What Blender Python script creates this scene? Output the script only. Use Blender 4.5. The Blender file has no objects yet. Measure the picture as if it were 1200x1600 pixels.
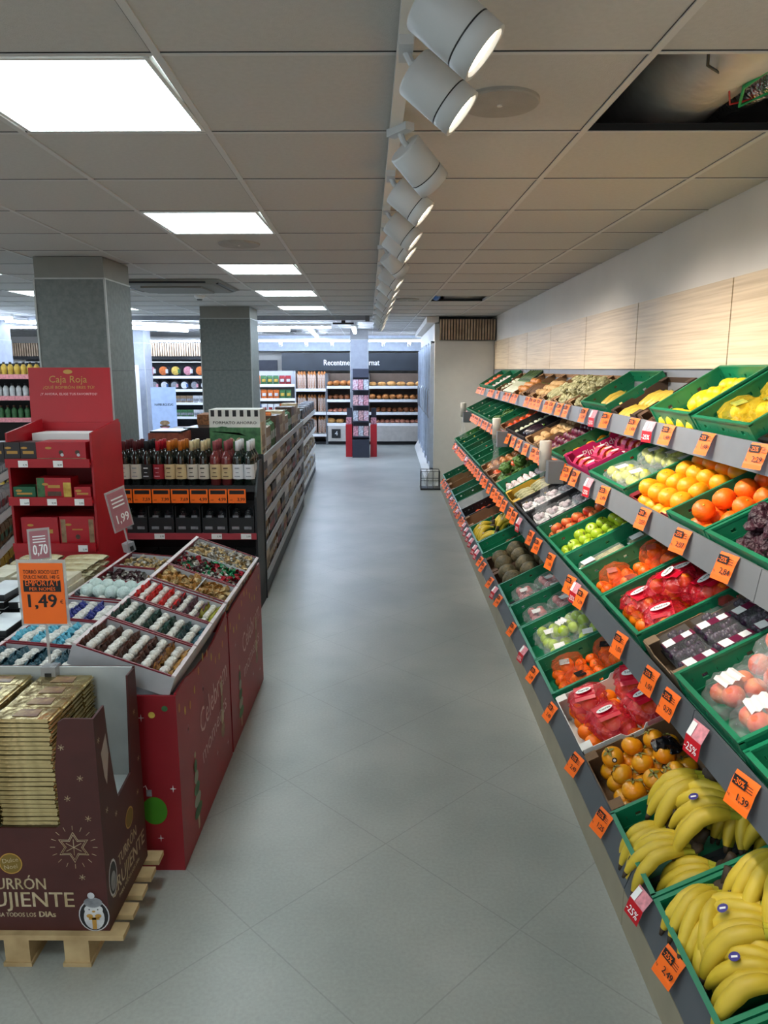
import bpy, math, random
from mathutils import Matrix, Vector
random.seed(7)
R = math.radians
col = bpy.context.scene.collection
sc = bpy.context.scene

# ------------------------------------------------------------------ camera, world, exposure
PITCH = math.atan(223 / 1150)
cam = bpy.data.cameras.new('camera'); camo = bpy.data.objects.new('camera', cam); col.objects.link(camo)
cam.sensor_fit = 'VERTICAL'; cam.sensor_height = 36; cam.lens = 1150 / 1600 * 36; cam.clip_start = .05
camo.location = (0, 0, 1.65); camo.rotation_euler = (math.pi / 2 - PITCH, 0, R(.49)); sc.camera = camo
w = bpy.data.worlds.new('world'); sc.world = w; w.use_nodes = True
w.node_tree.nodes['Background'].inputs[0].default_value = (.92, .95, 1, 1)
w.node_tree.nodes['Background'].inputs[1].default_value = .8  # even ambient added in place of the unseen store's lighting
sc.view_settings.view_transform = 'Standard'; sc.view_settings.look = 'None'
sc.view_settings.gamma = 1; sc.view_settings.use_curve_mapping = False
sc.view_settings.exposure = 0.25
PANEL = 12.0      # radiance of the ceiling panels
SPOT = 56.0      # watts of one track spotlight
LINEAR = 46.0     # radiance of the far linear lamps

# ------------------------------------------------------------------ materials
def lin(c):
    return tuple(((v / 255) / 12.92 if v / 255 <= .04045 else ((v / 255 + .055) / 1.055) ** 2.4) for v in c)
_m = {}
def M(name, c=(128, 128, 128), rough=.55, metal=0, var=.12, scale=12, bump=0, alpha=1, emit=0, spec=.5, c2=None, bscale=None, trans=0):
    if name in _m: return _m[name]
    m = bpy.data.materials.new(name); m.use_nodes = True; nt = m.node_tree; b = nt.nodes['Principled BSDF']
    a = lin(c); b2 = lin(c2) if c2 else tuple(v * (1 - var) for v in a)
    tc = nt.nodes.new('ShaderNodeTexCoord'); no = nt.nodes.new('ShaderNodeTexNoise'); no.inputs['Scale'].default_value = scale
    no.inputs['Detail'].default_value = 3
    nt.links.new(tc.outputs['Object'], no.inputs['Vector'])
    rp = nt.nodes.new('ShaderNodeValToRGB'); rp.color_ramp.elements[0].position = .35; rp.color_ramp.elements[1].position = .65
    rp.color_ramp.elements[0].color = (*b2, 1); rp.color_ramp.elements[1].color = (*a, 1)
    nt.links.new(no.outputs['Fac'], rp.inputs[0]); nt.links.new(rp.outputs[0], b.inputs['Base Color'])
    b.inputs['Roughness'].default_value = rough; b.inputs['Metallic'].default_value = metal
    b.inputs['Specular IOR Level'].default_value = spec; b.inputs['Alpha'].default_value = alpha
    if trans: b.inputs['Transmission Weight'].default_value = trans
    if bump:
        bp = nt.nodes.new('ShaderNodeBump'); bp.inputs['Strength'].default_value = bump; bp.inputs['Distance'].default_value = .01
        n2 = nt.nodes.new('ShaderNodeTexNoise'); n2.inputs['Scale'].default_value = bscale or scale * 4
        nt.links.new(tc.outputs['Object'], n2.inputs['Vector']); nt.links.new(n2.outputs['Fac'], bp.inputs['Height'])
        nt.links.new(bp.outputs[0], b.inputs['Normal'])
    if emit:
        b.inputs['Emission Color'].default_value = (*a, 1); b.inputs['Emission Strength'].default_value = emit
    _m[name] = m; return m

def nodes(m): return m.node_tree, m.node_tree.nodes['Principled BSDF']
def math_node(nt, op, a, b=None):
    n = nt.nodes.new('ShaderNodeMath'); n.operation = op
    for i, v in enumerate((a, b)):
        if v is None: continue
        if isinstance(v, (int, float)): n.inputs[i].default_value = v
        else: nt.links.new(v, n.inputs[i])
    return n.outputs[0]

# floor: concrete-look vinyl tiles laid at 45 degrees
fl = M('floor_vinyl', (162, 163, 156), rough=.36, c2=(144, 147, 141), scale=1.6, spec=.45)
nt, b = nodes(fl)
tc = nt.nodes.new('ShaderNodeTexCoord'); sp = nt.nodes.new('ShaderNodeSeparateXYZ'); nt.links.new(tc.outputs['Object'], sp.inputs[0])
def seam(expr, off, pitch=.572, wdt=.0022):
    t = math_node(nt, 'SUBTRACT', expr, off); t = math_node(nt, 'DIVIDE', t, pitch); t = math_node(nt, 'ADD', t, 100)
    t = math_node(nt, 'FRACT', t); t = math_node(nt, 'SUBTRACT', t, .5); t = math_node(nt, 'ABSOLUTE', t)
    return math_node(nt, 'GREATER_THAN', t, .5 - wdt / pitch)
u_ = math_node(nt, 'MULTIPLY', math_node(nt, 'ADD', sp.outputs[0], sp.outputs[1]), .7071)
v_ = math_node(nt, 'MULTIPLY', math_node(nt, 'SUBTRACT', sp.outputs[1], sp.outputs[0]), .7071)
sm = math_node(nt, 'MAXIMUM', seam(u_, 1.07), seam(v_, 1.09))
fine = nt.nodes.new('ShaderNodeTexNoise'); fine.inputs['Scale'].default_value = 90; fine.inputs['Detail'].default_value = 6
nt.links.new(tc.outputs['Object'], fine.inputs['Vector'])
mp = nt.nodes.new('ShaderNodeMapRange'); mp.inputs[1].default_value = .3; mp.inputs[2].default_value = .7; mp.inputs[3].default_value = .93; mp.inputs[4].default_value = 1.06
nt.links.new(fine.outputs['Fac'], mp.inputs[0])
dk = math_node(nt, 'MULTIPLY', mp.outputs[0], math_node(nt, 'SUBTRACT', 1, math_node(nt, 'MULTIPLY', sm, .18)))
old = b.inputs['Base Color'].links[0].from_socket
vm = nt.nodes.new('ShaderNodeVectorMath'); vm.operation = 'SCALE'; nt.links.new(old, vm.inputs[0]); nt.links.new(dk, vm.inputs['Scale'])
nt.links.new(vm.outputs[0], b.inputs['Base Color'])
bp = nt.nodes.new('ShaderNodeBump'); bp.inputs['Strength'].default_value = .10; bp.inputs['Distance'].default_value = .004
n2 = nt.nodes.new('ShaderNodeTexNoise'); n2.inputs['Scale'].default_value = 14; n2.inputs['Detail'].default_value = 5
nt.links.new(tc.outputs['Object'], n2.inputs['Vector']); nt.links.new(n2.outputs['Fac'], bp.inputs['Height']); nt.links.new(bp.outputs[0], b.inputs['Normal'])

# wood cladding
wd = M('oak_cladding', (222, 196, 156), rough=.5, scale=3)
nt, b = nodes(wd); tc = nt.nodes.new('ShaderNodeTexCoord'); mpn = nt.nodes.new('ShaderNodeMapping'); mpn.inputs['Scale'].default_value = (1, .8, 40)
nt.links.new(tc.outputs['Object'], mpn.inputs[0]); wn = nt.nodes.new('ShaderNodeTexNoise'); wn.inputs['Scale'].default_value = 2.2; wn.inputs['Detail'].default_value = 7
nt.links.new(mpn.outputs[0], wn.inputs[0]); rr = nt.nodes.new('ShaderNodeValToRGB')
rr.color_ramp.elements[0].color = (*lin((190, 168, 136)), 1); rr.color_ramp.elements[1].color = (*lin((214, 194, 162)), 1)
rr.color_ramp.elements[0].position = .3; rr.color_ramp.elements[1].position = .62
nt.links.new(wn.outputs['Fac'], rr.inputs[0]); nt.links.new(rr.outputs[0], b.inputs['Base Color'])

white = M('white_paint', (225, 224, 220), .5, var=.03)
wallm = M('wall_paint', (222, 217, 208), .8, var=.05, scale=3)
tile_m = M('ceiling_tile', (196, 194, 190), .9, var=.05, scale=60, bump=.15)
tbar = M('ceiling_grid', (205, 205, 203), .6, var=.03)
greyp = M('grey_back_panel', (118, 121, 126), .5, var=.05)
steel = M('steel', (170, 172, 176), .3, 1, var=.1)
foil = M('duct_foil', (214, 210, 202), .4, .35, var=.2, scale=4, bump=.5)
black = M('black_plastic', (24, 25, 27), .45)
dark = M('dark_void', (22, 22, 24), .8)
rail = M('shelf_rail_grey', (112, 115, 118), .45, var=.05)
raild = M('shelf_body_dark', (50, 54, 58), .5)
kick = M('plinth_beige', (150, 141, 120), .55, var=.08)
green = M('crate_green', (20, 122, 84), .38, var=.12, scale=6)
card = M('cardboard_brown', (150, 115, 80), .8, var=.15, scale=8)
cardd = M('cardboard_dark', (92, 66, 46), .8, var=.2)
wood = M('pallet_wood', (196, 170, 125), .75, c2=(165, 138, 96), scale=10)
orange_p = M('tag_orange', (255, 112, 20), .5, var=.04)
ink = M('ink_black', (18, 18, 20), .6)
paper = M('paper_white', (240, 240, 238), .6, var=.03)
pinkp = M('tag_pink', (232, 150, 160), .5, var=.3, scale=60)
redc = M('cardboard_red', (170, 18, 32), .5, var=.08)
deepred = M('cardboard_deep_red', (140, 22, 34), .45, var=.08)
film = M('clear_film', (235, 238, 240), .10, alpha=.13, spec=1.0, bump=.9, bscale=45)
lidf = M('lid_film', (240, 242, 244), .08, alpha=.07, spec=1.0)
filmd = M('dark_film', (40, 42, 46), .15, alpha=.55, spec=.9, bump=.9, bscale=45)
lampm = M('lamp_diffuser', (232, 250, 255), .5, emit=PANEL, var=0)
linm = M('linear_lamp_diffuser', (208, 226, 255), .5, emit=LINEAR, var=0)
spotm = M('spot_lens', (255, 244, 228), .5, emit=9, var=0)
glass = M('door_glass', (225, 238, 245), .05, alpha=.18, spec=.8)

# ------------------------------------------------------------------ mesh builder
class MB:
    def __init__(s): s.v = []; s.f = []; s.mi = []; s.mats = []
    def m(s, mat):
        if mat not in s.mats: s.mats.append(mat)
        return s.mats.index(mat)
    def add(s, vs, fs, mat, T=None):
        k = len(s.v); i = s.m(mat)
        s.v += [tuple(T @ Vector(p)) if T else tuple(p) for p in vs]
        s.f += [tuple(k + j for j in f) for f in fs]; s.mi += [i] * len(fs); return s
    def box(s, x0, x1, y0, y1, z0, z1, mat, T=None, bev=0):
        vs = [(x, y, z) for z in (z0, z1) for y in (y0, y1) for x in (x0, x1)]
        s.add(vs, [(0, 2, 3, 1), (4, 5, 7, 6), (0, 1, 5, 4), (2, 6, 7, 3), (0, 4, 6, 2), (1, 3, 7, 5)], mat, T)
        return s
    def quad(s, pts, mat, T=None): s.add(pts, [tuple(range(len(pts)))], mat, T); return s
    def prism(s, pts, d, mat, T=None):       # planar polygon extruded by vector d
        n = len(pts); d = Vector(d); vs = [tuple(Vector(p)) for p in pts] + [tuple(Vector(p) + d) for p in pts]
        s.add(vs, [tuple(range(n))[::-1], tuple(range(n, 2 * n))] + [(i, (i + 1) % n, n + (i + 1) % n, n + i) for i in range(n)], mat, T); return s
    def tube(s, pts, rad, mat, n=8, T=None, cap=True):
        pts = [Vector(p) for p in pts]; vs = []; fs = []
        if isinstance(rad, (int, float)): rad = [rad] * len(pts)
        t0 = (pts[1] - pts[0]).normalized(); ref = Vector((0, 0, 1)) if abs(t0.z) < .9 else Vector((1, 0, 0))
        a = t0.cross(ref).normalized()
        for i, p in enumerate(pts):
            t = (pts[min(i + 1, len(pts) - 1)] - pts[max(i - 1, 0)]).normalized()
            a = (a - t * a.dot(t)).normalized(); bb = t.cross(a)
            for k in range(n):
                g = 2 * math.pi * k / n; vs.append(tuple(p + (a * math.cos(g) + bb * math.sin(g)) * rad[i]))
        for i in range(len(pts) - 1):
            for k in range(n): fs.append((i * n + k, i * n + (k + 1) % n, (i + 1) * n + (k + 1) % n, (i + 1) * n + k))
        if cap: fs.append(tuple(range(n))[::-1]); fs.append(tuple(range((len(pts) - 1) * n, len(pts) * n)))
        s.add(vs, fs, mat, T); return s
    def lathe(s, prof, mat, n=14, T=None, lump=0):
        vs = []; fs = []
        for i, (r, z) in enumerate(prof):
            for k in range(n):
                g = 2 * math.pi * k / n; q = 1 + (random.uniform(-lump, lump) if lump else 0)
                vs.append((r * q * math.cos(g), r * q * math.sin(g), z))
        for i in range(len(prof) - 1):
            for k in range(n): fs.append((i * n + k, i * n + (k + 1) % n, (i + 1) * n + (k + 1) % n, (i + 1) * n + k))
        if prof[0][0] > 1e-5: fs.append(tuple(range(n))[::-1])
        if prof[-1][0] > 1e-5: fs.append(tuple(range((len(prof) - 1) * n, len(prof) * n)))
        s.add(vs, fs, mat, T); return s
    def ell(s, c, r, mat, nu=12, nv=8, T=None, lump=0, ribs=0):
        vs = []; fs = []
        for j in range(nv + 1):
            t = math.pi * j / nv
            for k in range(nu):
                g = 2 * math.pi * k / nu; q = 1 + (random.uniform(-lump, lump) if lump and 0 < j < nv else 0)
                if ribs: q *= 1 + .04 * math.cos(g * ribs)
                vs.append((c[0] + r[0] * q * math.sin(t) * math.cos(g), c[1] + r[1] * q * math.sin(t) * math.sin(g), c[2] + r[2] * q * math.cos(t)))
        for j in range(nv):
            for k in range(nu):
                a_, b_, c_, d_ = j * nu + k, j * nu + (k + 1) % nu, (j + 1) * nu + (k + 1) % nu, (j + 1) * nu + k
                fs.append((a_, d_, c_, b_))
        s.add(vs, fs, mat, T); return s
    def text(s, txt, o, r, u, h, mat, align='L', width=None, off=.0008, bold=0):
        vs, fs, wdt = glyphs(txt); k = h / .72; o = Vector(o); r = Vector(r).normalized(); u = Vector(u).normalized(); nrm = r.cross(u)
        sx = k if width is None else width / max(wdt, 1e-4)
        x0 = {'L': 0, 'C': -wdt * sx / 2, 'R': -wdt * sx}[align]
        out = [tuple(o + r * (x0 + x * sx) + u * (y * k) + nrm * off) for x, y in vs]
        s.add(out, fs, mat)
        if bold: s.add([tuple(Vector(p) + r * bold + nrm * .0002) for p in out], fs, mat)
        return s
    def disc(s, c, r, u, rad, mat, n=16, off=.0008, rad2=None):
        c = Vector(c); r = Vector(r); u = Vector(u); nrm = r.cross(u); rad2 = rad2 or rad
        s.add([tuple(c + nrm * off + r * math.cos(2 * math.pi * k / n) * rad + u * math.sin(2 * math.pi * k / n) * rad2) for k in range(n)], [tuple(range(n))], mat); return s
    def rect(s, c, r, u, wd_, ht, mat, off=.0006):
        c = Vector(c); r = Vector(r) * (wd_ / 2); u = Vector(u) * (ht / 2); nrm = r.cross(u).normalized() * off
        s.add([tuple(c + nrm - r - u), tuple(c + nrm + r - u), tuple(c + nrm + r + u), tuple(c + nrm - r + u)], [(0, 1, 2, 3)], mat); return s
    def mesh(s, name, smooth=False):
        me = bpy.data.meshes.new(name); me.from_pydata(s.v, [], s.f)
        for m in s.mats: me.materials.append(m)
        me.polygons.foreach_set('material_index', s.mi)
        if smooth: me.polygons.foreach_set('use_smooth', [True] * len(s.f))
        me.update(); return me
    def ob(s, name, parent=None, smooth=False, loc=None, label=None):
        o = bpy.data.objects.new(name, s.mesh(name, smooth)); col.objects.link(o)
        if parent: o.parent = parent; KIDS.setdefault(parent.name, []).append(o)
        if loc: o.location = loc
        if label: o['label'] = label
        return o
_g = {}
def glyphs(txt):
    if txt in _g: return _g[txt]
    c = bpy.data.curves.new('t', 'FONT'); c.body = txt; c.resolution_u = 2; o = bpy.data.objects.new('t', c)
    me = bpy.data.meshes.new_from_object(o); vs = [(v.co.x, v.co.y) for v in me.vertices]; fs = [tuple(p.vertices) for p in me.polygons]
    bpy.data.objects.remove(o); bpy.data.curves.remove(c); bpy.data.meshes.remove(me)
    _g[txt] = (vs, fs, max([x for x, y in vs] or [0])); return _g[txt]

def tag(o, label, cat, group=None, kind=None):
    if label: o['label'] = label
    if cat: o['category'] = cat
    if group: o['group'] = group
    if kind: o['kind'] = kind
    return o
def struct(o): o['kind'] = 'structure'; return o
def root(name, label, cat, loc=(0, 0, 0), rz=0, group=None):
    o = bpy.data.objects.new(name, None); col.objects.link(o); o.location = loc; o.rotation_euler = (0, 0, rz)
    o.empty_display_size = .05
    return tag(o, label, cat, group)
def copy_tree(o, parent=None):
    c = o.copy(); col.objects.link(c)
    if parent: c.parent = parent
    for ch in KIDS.get(o.name, []): copy_tree(ch, c)
    return c
KIDS = {}
PR = {}
CAPS = {'wrapped_sweets': [285, ('candy_', 'foilc_'), 0], 'garlic_bulbs': [285, ('p_garlic',), 0]}; REST = {k: [] for k in CAPS}
def place(key, build, Mx, label, group=None, cat=None):
    """first call builds the thing, later calls copy it with its parts"""
    cap = next((c for c in CAPS if key.startswith(CAPS[c][1])), None)
    if cap and key in PR:
        CAPS[cap][2] += 1
        if CAPS[cap][2] > CAPS[cap][0]: REST[cap].append((PR[key].data, Mx.copy())); return None
    if key not in PR: PR[key] = build(); o = PR[key]
    else: o = copy_tree(PR[key])
    o.matrix_world = Mx
    o['label'] = label
    if group: o['group'] = group
    elif 'group' in o: del o['group']
    if cat: o['category'] = cat
    return o
def TR(x, y, z, rz=0, rx=0, ry=0, s=1):
    return Matrix.Translation((x, y, z)) @ Matrix.Rotation(rz, 4, 'Z') @ Matrix.Rotation(ry, 4, 'Y') @ Matrix.Rotation(rx, 4, 'X') @ Matrix.Scale(s, 4)
def rnd(a, b): return random.uniform(a, b)

# ------------------------------------------------------------------ room shell
XW = 1.52
CH = 2.40
m = MB().box(-9, XW + .1, -3, 20, -.05, 0, fl); struct(m.ob('floor'))
# ceiling grid; its long lines run a little off the wall's direction
SK = -.030
def gx(j, y): return -.575 + .6 * j + SK * (y - 2.25)
def gy(k): return 1.95 + .6 * k
lights = [(j, k) for k in range(-9, 18, 3) for j in (-1, -5)] + [(-9, k) for k in range(-3, 14, 3)]
hatches = [(2, 0), (2, 10)]
cm = MB(); tb = MB()
J0, J1, K0, K1 = -14, 5, -8, 30
for k in range(K0, K1):
    y0, y1 = gy(k), gy(k + 1)
    for j in range(J0, J1):
        if (j, k) in hatches: continue
        xs = [min(gx(j, y0), XW + .02), min(gx(j + 1, y0), XW + .02), min(gx(j + 1, y1), XW + .02), min(gx(j, y1), XW + .02)]
        if xs[1] - xs[0] < .01: continue
        z = CH + (.02 if (j, k) in lights else 0)
        cm.quad([(xs[0], y0, z), (xs[3], y1, z), (xs[2], y1, z), (xs[1], y0, z)], tile_m)
    tb.box(gx(J0, y0), XW, y0 - .002, y0 + .010, CH - .0035, CH + .02, tbar); tb.box(gx(J0, y0), XW, y0 - .0065, y0 - .002, CH - .0012, CH + .02, dark)
for j in range(J0, J1 + 1):
    ya, yb = gy(K0), gy(K1)
    xa, xb = gx(j, ya), gx(j, yb)
    if xa > XW:
        ya = ya + (xa - XW) / -SK; xa = XW
        if ya > yb: continue
    tb.add([(xa - .010, ya, CH - .004), (xa + .010, ya, CH - .004), (xb + .010, yb, CH - .004), (xb - .010, yb, CH - .004),
            (xa - .010, ya, CH + .02), (xa + .010, ya, CH + .02), (xb + .010, yb, CH + .02), (xb - .010, yb, CH + .02)],
           [(0, 3, 2, 1), (4, 5, 6, 7), (0, 1, 5, 4), (2, 3, 7, 6), (0, 4, 7, 3), (1, 2, 6, 5)], tbar)
for j in range(J0, J1 + 1):
    ya, yb = gy(K0), gy(K1); xa, xb = gx(j, ya), gx(j, yb)
    if xa > XW: ya += (xa - XW) / -SK; xa = XW
    if ya < yb: tb.add([(xa - .0135, ya, CH - .0006), (xa - .010, ya, CH - .0006), (xb - .010, yb, CH - .0006), (xb - .0135, yb, CH - .0006)], [(0, 3, 2, 1)], raild)
struct(cm.ob('ceiling')); struct(tb.ob('trim_1'))
# void above the ceiling
vd = MB(); vd.box(-9, XW + .1, -3, 20, CH + .55, CH + .6, M('slab', (120, 118, 112), .9)); struct(vd.ob('trim_2'))
rwm = MB().box(XW, XW + .1, -3, 20, 0, CH + .75, wallm); struct(rwm.ob('wall_right'))
bwm = MB().box(-9, XW, 17.6, 17.7, 0, CH + .75, wallm); struct(bwm.ob('wall_back'))
lwm = MB().box(-9.1, -9, -3, 17.7, 0, CH + .75, wallm); struct(lwm.ob('wall_left'))
# cladding: oak panels above, grey panels below (bottom edge at eye height)
joints = [1.2 + .0, 2.14, 3.37, 4.63, 5.83, 7.1, 8.3, 9.6, 10.88]
for n, (a, b2) in enumerate(zip(joints[:-1], joints[1:])):
    struct(MB().box(XW - .018, XW - .001, a + .005, b2 - .005, 1.652, 2.045, wd).ob('trim_%d' % (3 + n)))
struct(MB().box(XW - .012, XW - .001, -3, 1.197, 1.652, 2.045, wd).ob('trim_11'))
gp = MB()
for a, b2 in zip(joints[:-1], joints[1:]): gp.box(XW - .018, XW - .001, a + .003, b2 - .003, 1.2, 1.645, greyp)
struct(gp.ob('trim_12'))
struct(MB().box(XW - .006, XW - .0005, 1.2, 10.88, 1.2, 2.04, black).ob('trim_13'))

# columns
stone = M('column_tile', (112, 117, 114), .6, c2=(98, 104, 101), scale=30)
capm = M('column_capital', (128, 128, 122), .7, var=.05)
capl = M('column_edge', (176, 178, 176), .4)
def column(n, x0, x1, y0, y1, mat=stone, cap=capm, z1=2.25, jz=1.64):
    c = MB(); c.box(x0, x1, y0, y1, 0, jz - .002, mat); c.box(x0, x1, y0, y1, jz + .002, z1, mat)
    c.box(x0 + .003, x1 - .003, y0 + .003, y1 - .003, jz - .003, jz + .003, raild)
    c.box(x0 + .004, x1 - .004, y0 + .004, y1 - .004, z1 + .01, CH - .004, cap); c.box(x0 - .002, x1 + .002, y0 - .002, y1 + .002, z1, z1 + .01, capl)
    for x in (x0, x1): c.box(x - .006, x + .006, y0 - .006, y0 + .006, 0, z1, capl)
    struct(c.ob('column_%d' % n))
column(1, -2.42, -1.94, 5.18, 5.68)
column(2, -2.31, -1.70, 9.17, 9.70)
lb = M('column_pale', (150, 155, 165), .5)
column(3, -.77, -.43, 14.4, 14.8, lb, M('column_pale_cap', (140, 140, 140), .6), z1=2.2)
column(4, -4.75, -4.33, 13.2, 13.6, lb, lb, z1=2.1)
column(5, -6.6, -6.1, 11.6, 12.1, lb, lb, z1=2.1)

# ------------------------------------------------------------------ ceiling fittings
def ceil_light():
    o = root('ceiling_light', '', 'ceiling light')
    f = MB()
    for a in ((-.285, .285, -.285, -.272), (-.285, .285, .272, .285), (-.285, -.272, -.285, .285), (.272, .285, -.285, .285)): f.box(*a, -.003, .012, white)
    f.ob('frame', o)
    MB().box(-.272, .272, -.272, .272, .0, .008, lampm).ob('diffuser', o)
    return o
rowname = {-9: 'leftmost row', -5: 'middle row', -1: 'row nearest the produce aisle'}
for j, k in lights:
    y = gy(k) + .3
    if y < -2.6: continue
    where = 'nearest the viewer' if k == 0 else ('behind the viewer' if k < 0 else '%s from the front' % ['', 'second', 'third', 'fourth', 'fifth', 'sixth'][k // 3])
    if y > 9.6: continue
    place('ceil_light', ceil_light, TR((gx(j, y) + gx(j + 1, y)) / 2, y, CH - .003), 'square lit ceiling panel in the %s, %s' % (rowname[j], where), 'ceiling light panels')

# round covers, smoke detector, cassette
def round_cover(x, y, r, lab):
    o = root('ceiling_speaker', lab, 'ceiling speaker', (x, y, CH - .006))
    MB().lathe([(r, .006), (r, -.002), (r * .97, -.006), (0, -.007)], M('speaker_grille', (172, 168, 160), .7, bump=.4, bscale=400), 40).ob('grille', o)
    MB().lathe([(.008, -.007), (.008, -.0095), (0, -.0095)], white, 12).ob('badge', o)
round_cover(.31, 2.28, .112, 'round ceiling speaker cover beside the nearest track spotlights')
round_cover(-.92, 4.69, .125, 'round flat ceiling speaker cover behind the second light panel')
round_cover(.18, 8.3, .13, 'round ceiling speaker cover beside the small open ceiling bay')
for x, y, lab in ((-1.98, 7.9, 'small smoke detector under the ceiling by the air cassette'), (-1.3, 15.4, 'small round detector on the far ceiling before the bread sign')):
    o = root('smoke_detector', lab, 'smoke detector', (x, y, CH - .004))
    MB().lathe([(.055, .004), (.055, -.012), (.035, -.03), (0, -.032)], white, 20).ob('base', o); MB().lathe([(.03, -.032), (.025, -.045), (0, -.047)], rail, 16).ob('sensor', o)
def cassette(x0, x1, y0, y1, lab):
    o = root('air_cassette', lab, 'air conditioner', ((x0 + x1) / 2, (y0 + y1) / 2, CH - .004)); hx, hy = (x1 - x0) / 2, (y1 - y0) / 2
    MB().add([(-hx, -hy, 0), (hx, -hy, 0), (hx, hy, 0), (-hx, hy, 0), (-hx + .08, -hy + .08, -.035), (hx - .08, -hy + .08, -.035), (hx - .08, hy - .08, -.035), (-hx + .08, hy - .08, -.035)],
             [(0, 1, 5, 4), (1, 2, 6, 5), (2, 3, 7, 6), (3, 0, 4, 7), (4, 5, 6, 7)], capm).ob('panel', o)
    for a in ((-hx + .12, hx - .12, -hy + .03, -hy + .05), (-hx + .12, hx - .12, hy - .05, hy - .03)): MB().box(*a, -.028, -.012, black).ob('air_slot', o)
    for a in ((-hx + .03, -hx + .05, -hy + .12, hy - .12), (hx - .05, hx - .03, -hy + .12, hy - .12)): MB().box(*a, -.028, -.012, black).ob('air_slot', o)
    MB().box(-hx + .2, hx - .2, -hy + .2, hy - .2, -.05, -.034, capm).ob('intake_grille', o)
cassette(-2.38, -1.45, 6.45, 7.35, 'square ceiling air conditioning cassette between the two grey columns')
cassette(-2.6, -1.7, 14.6, 15.5, 'square air conditioning cassette on the far ceiling before the bread racks')

# open ceiling bays
def duct(name, lab, cat, pts, r, mat, n=20):
    o = MB().tube(pts, r, mat, n).ob(name, smooth=True); tag(o, lab, cat); return o
duct('air_duct', 'big silver foil air duct seen through the open ceiling bay', 'air duct', [(1.0, 1.2, CH + .26), (1.0, 1.9, CH + .25), (.96, 2.6, CH + .25), (1.0, 4.0, CH + .28)], [.2, .2, .2, .2], foil)
duct('cable_bundle', 'bundle of dark cables on the left side of the open ceiling bay', 'cable', [(.68, 1.7, CH + .2), (.74, 2.2, CH + .16), (.70, 3.0, CH + .2)], .022, black, 8)
duct('cable', 'thin black cable hanging in the open ceiling bay', 'cable', [(.76, 1.95, CH + .18), (.86, 2.2, CH + .06), (1.0, 2.35, CH + .07), (1.15, 2.4, CH + .13)], .004, black, 6)
duct('cable', 'thin green cable looped in the open ceiling bay', 'cable', [(1.10, 2.15, CH + .10), (1.02, 2.33, CH + .05), (1.05, 2.42, CH + .03), (1.12, 2.36, CH + .05), (1.08, 2.25, CH + .09)], .006, M('cable_green', (30, 170, 90), .4), 6)
duct('cable', 'red wire beside the green cable in the open ceiling bay', 'cable', [(.96, 2.3, CH + .07), (1.03, 2.44, CH + .04), (1.14, 2.42, CH + .06)], .003, M('cable_red', (200, 30, 40), .4), 6)
duct('air_duct', 'flexible silver duct at the right edge of the open ceiling bay', 'air duct', [(1.12, 1.8, CH + .12), (1.13, 2.2, CH + .09), (1.10, 2.6, CH + .12), (1.2, 3.2, CH + .2)], [.06, .055, .06, .06], M('duct_foil_bright', (230, 230, 228), .18, 1, bump=.9, var=.2))
duct('hanger_rod', 'dark threaded bars along the left edge of the open ceiling bay', 'rod', [(.66, 1.75, CH + .1), (.645, 2.65, CH + .1)], .012, raild, 6)
duct('air_duct', 'blue wrapped duct in the far open ceiling bay', 'air duct', [(.46, 7.9, CH + .045), (.56, 9.2, CH + .06)], .05, M('duct_blue', (40, 110, 210), .4), 12)
duct('air_duct', 'silver duct across the far open ceiling bay', 'air duct', [(.60, 8.60, CH + .07), (1.1, 8.65, CH + .07)], .06, foil, 12)

# spotlight track
TX = lambda y: .03 + SK * (y - 1.96)
o = root('spotlight_track', 'long white ceiling track carrying the round spotlights above the aisle', 'light track')
tm = MB()
ya, yb = .6, 11.6
tm.prism([(TX(ya) - .018, ya, CH - .03), (TX(ya) + .018, ya, CH - .03), (TX(ya) + .018, ya, CH - .005), (TX(ya) - .018, ya, CH - .005)], (TX(yb) - TX(ya), yb - ya, 0), white); tm.ob('rail', o)
MB().box(TX(yb) - .02, TX(yb) + .02, yb, yb + .02, CH - .034, CH - .003, white).ob('end_cap', o)
for yy in (2.42, 5.1, 8.0): MB().box(TX(yy) - .006 + .004, TX(yy) + .006, yy, yy + .07, CH - .034, CH - .03, black).ob('track_slot', o)
spotw = M('spot_housing', (198, 202, 204), .4, var=.03)
def spot():
    o = root('track_spotlight', '', 'spotlight')
    MB().box(-.088, -.056, -.05, .05, .080, .102, spotw).ob('adapter', o)
    MB().tube([(-.072, 0, .085), (-.06, 0, .062), (-.01, 0, .03), (0, 0, 0)], .009, spotw, 8).ob('bracket', o)
    # head axis along +x local, lens at x=.10
    h = MB().lathe([(0, -.07), (.052, -.07), (.055, -.066), (.055, .032), (.0535, .034), (.055, .036), (.055, .075), (.047, .075), (.046, .066)], spotw, 28)
    hd = h.ob('housing', o); hd.rotation_euler = AIM
    for p in hd.data.polygons: p.use_smooth = len(p.vertices) == 4 and abs(p.normal.z) < .3
    rg = MB().lathe([(.0551, .0325), (.0551, .0355)], black, 28).ob('seam', hd)
    MB().lathe([(0, .064), (.0465, .066)], spotm, 24).ob('lens', hd)
    return o
AIMV = Vector((.74, -.05, -.62)).normalized(); AIM = AIMV.to_track_quat('Z', 'Y').to_euler()
spl = bpy.data.lights.new('spot', 'SPOT'); spl.energy = SPOT; spl.spot_size = R(85); spl.spot_blend = .9; spl.color = (1, .89, .77); spl.shadow_soft_size = .05
hy = [.55, 1.12, 1.50, 1.83, 2.45, 2.95, 3.55, 3.95, 4.6, 5.3, 6.0, 6.8, 7.6, 8.5, 9.3, 10.2, 11.0]
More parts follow.
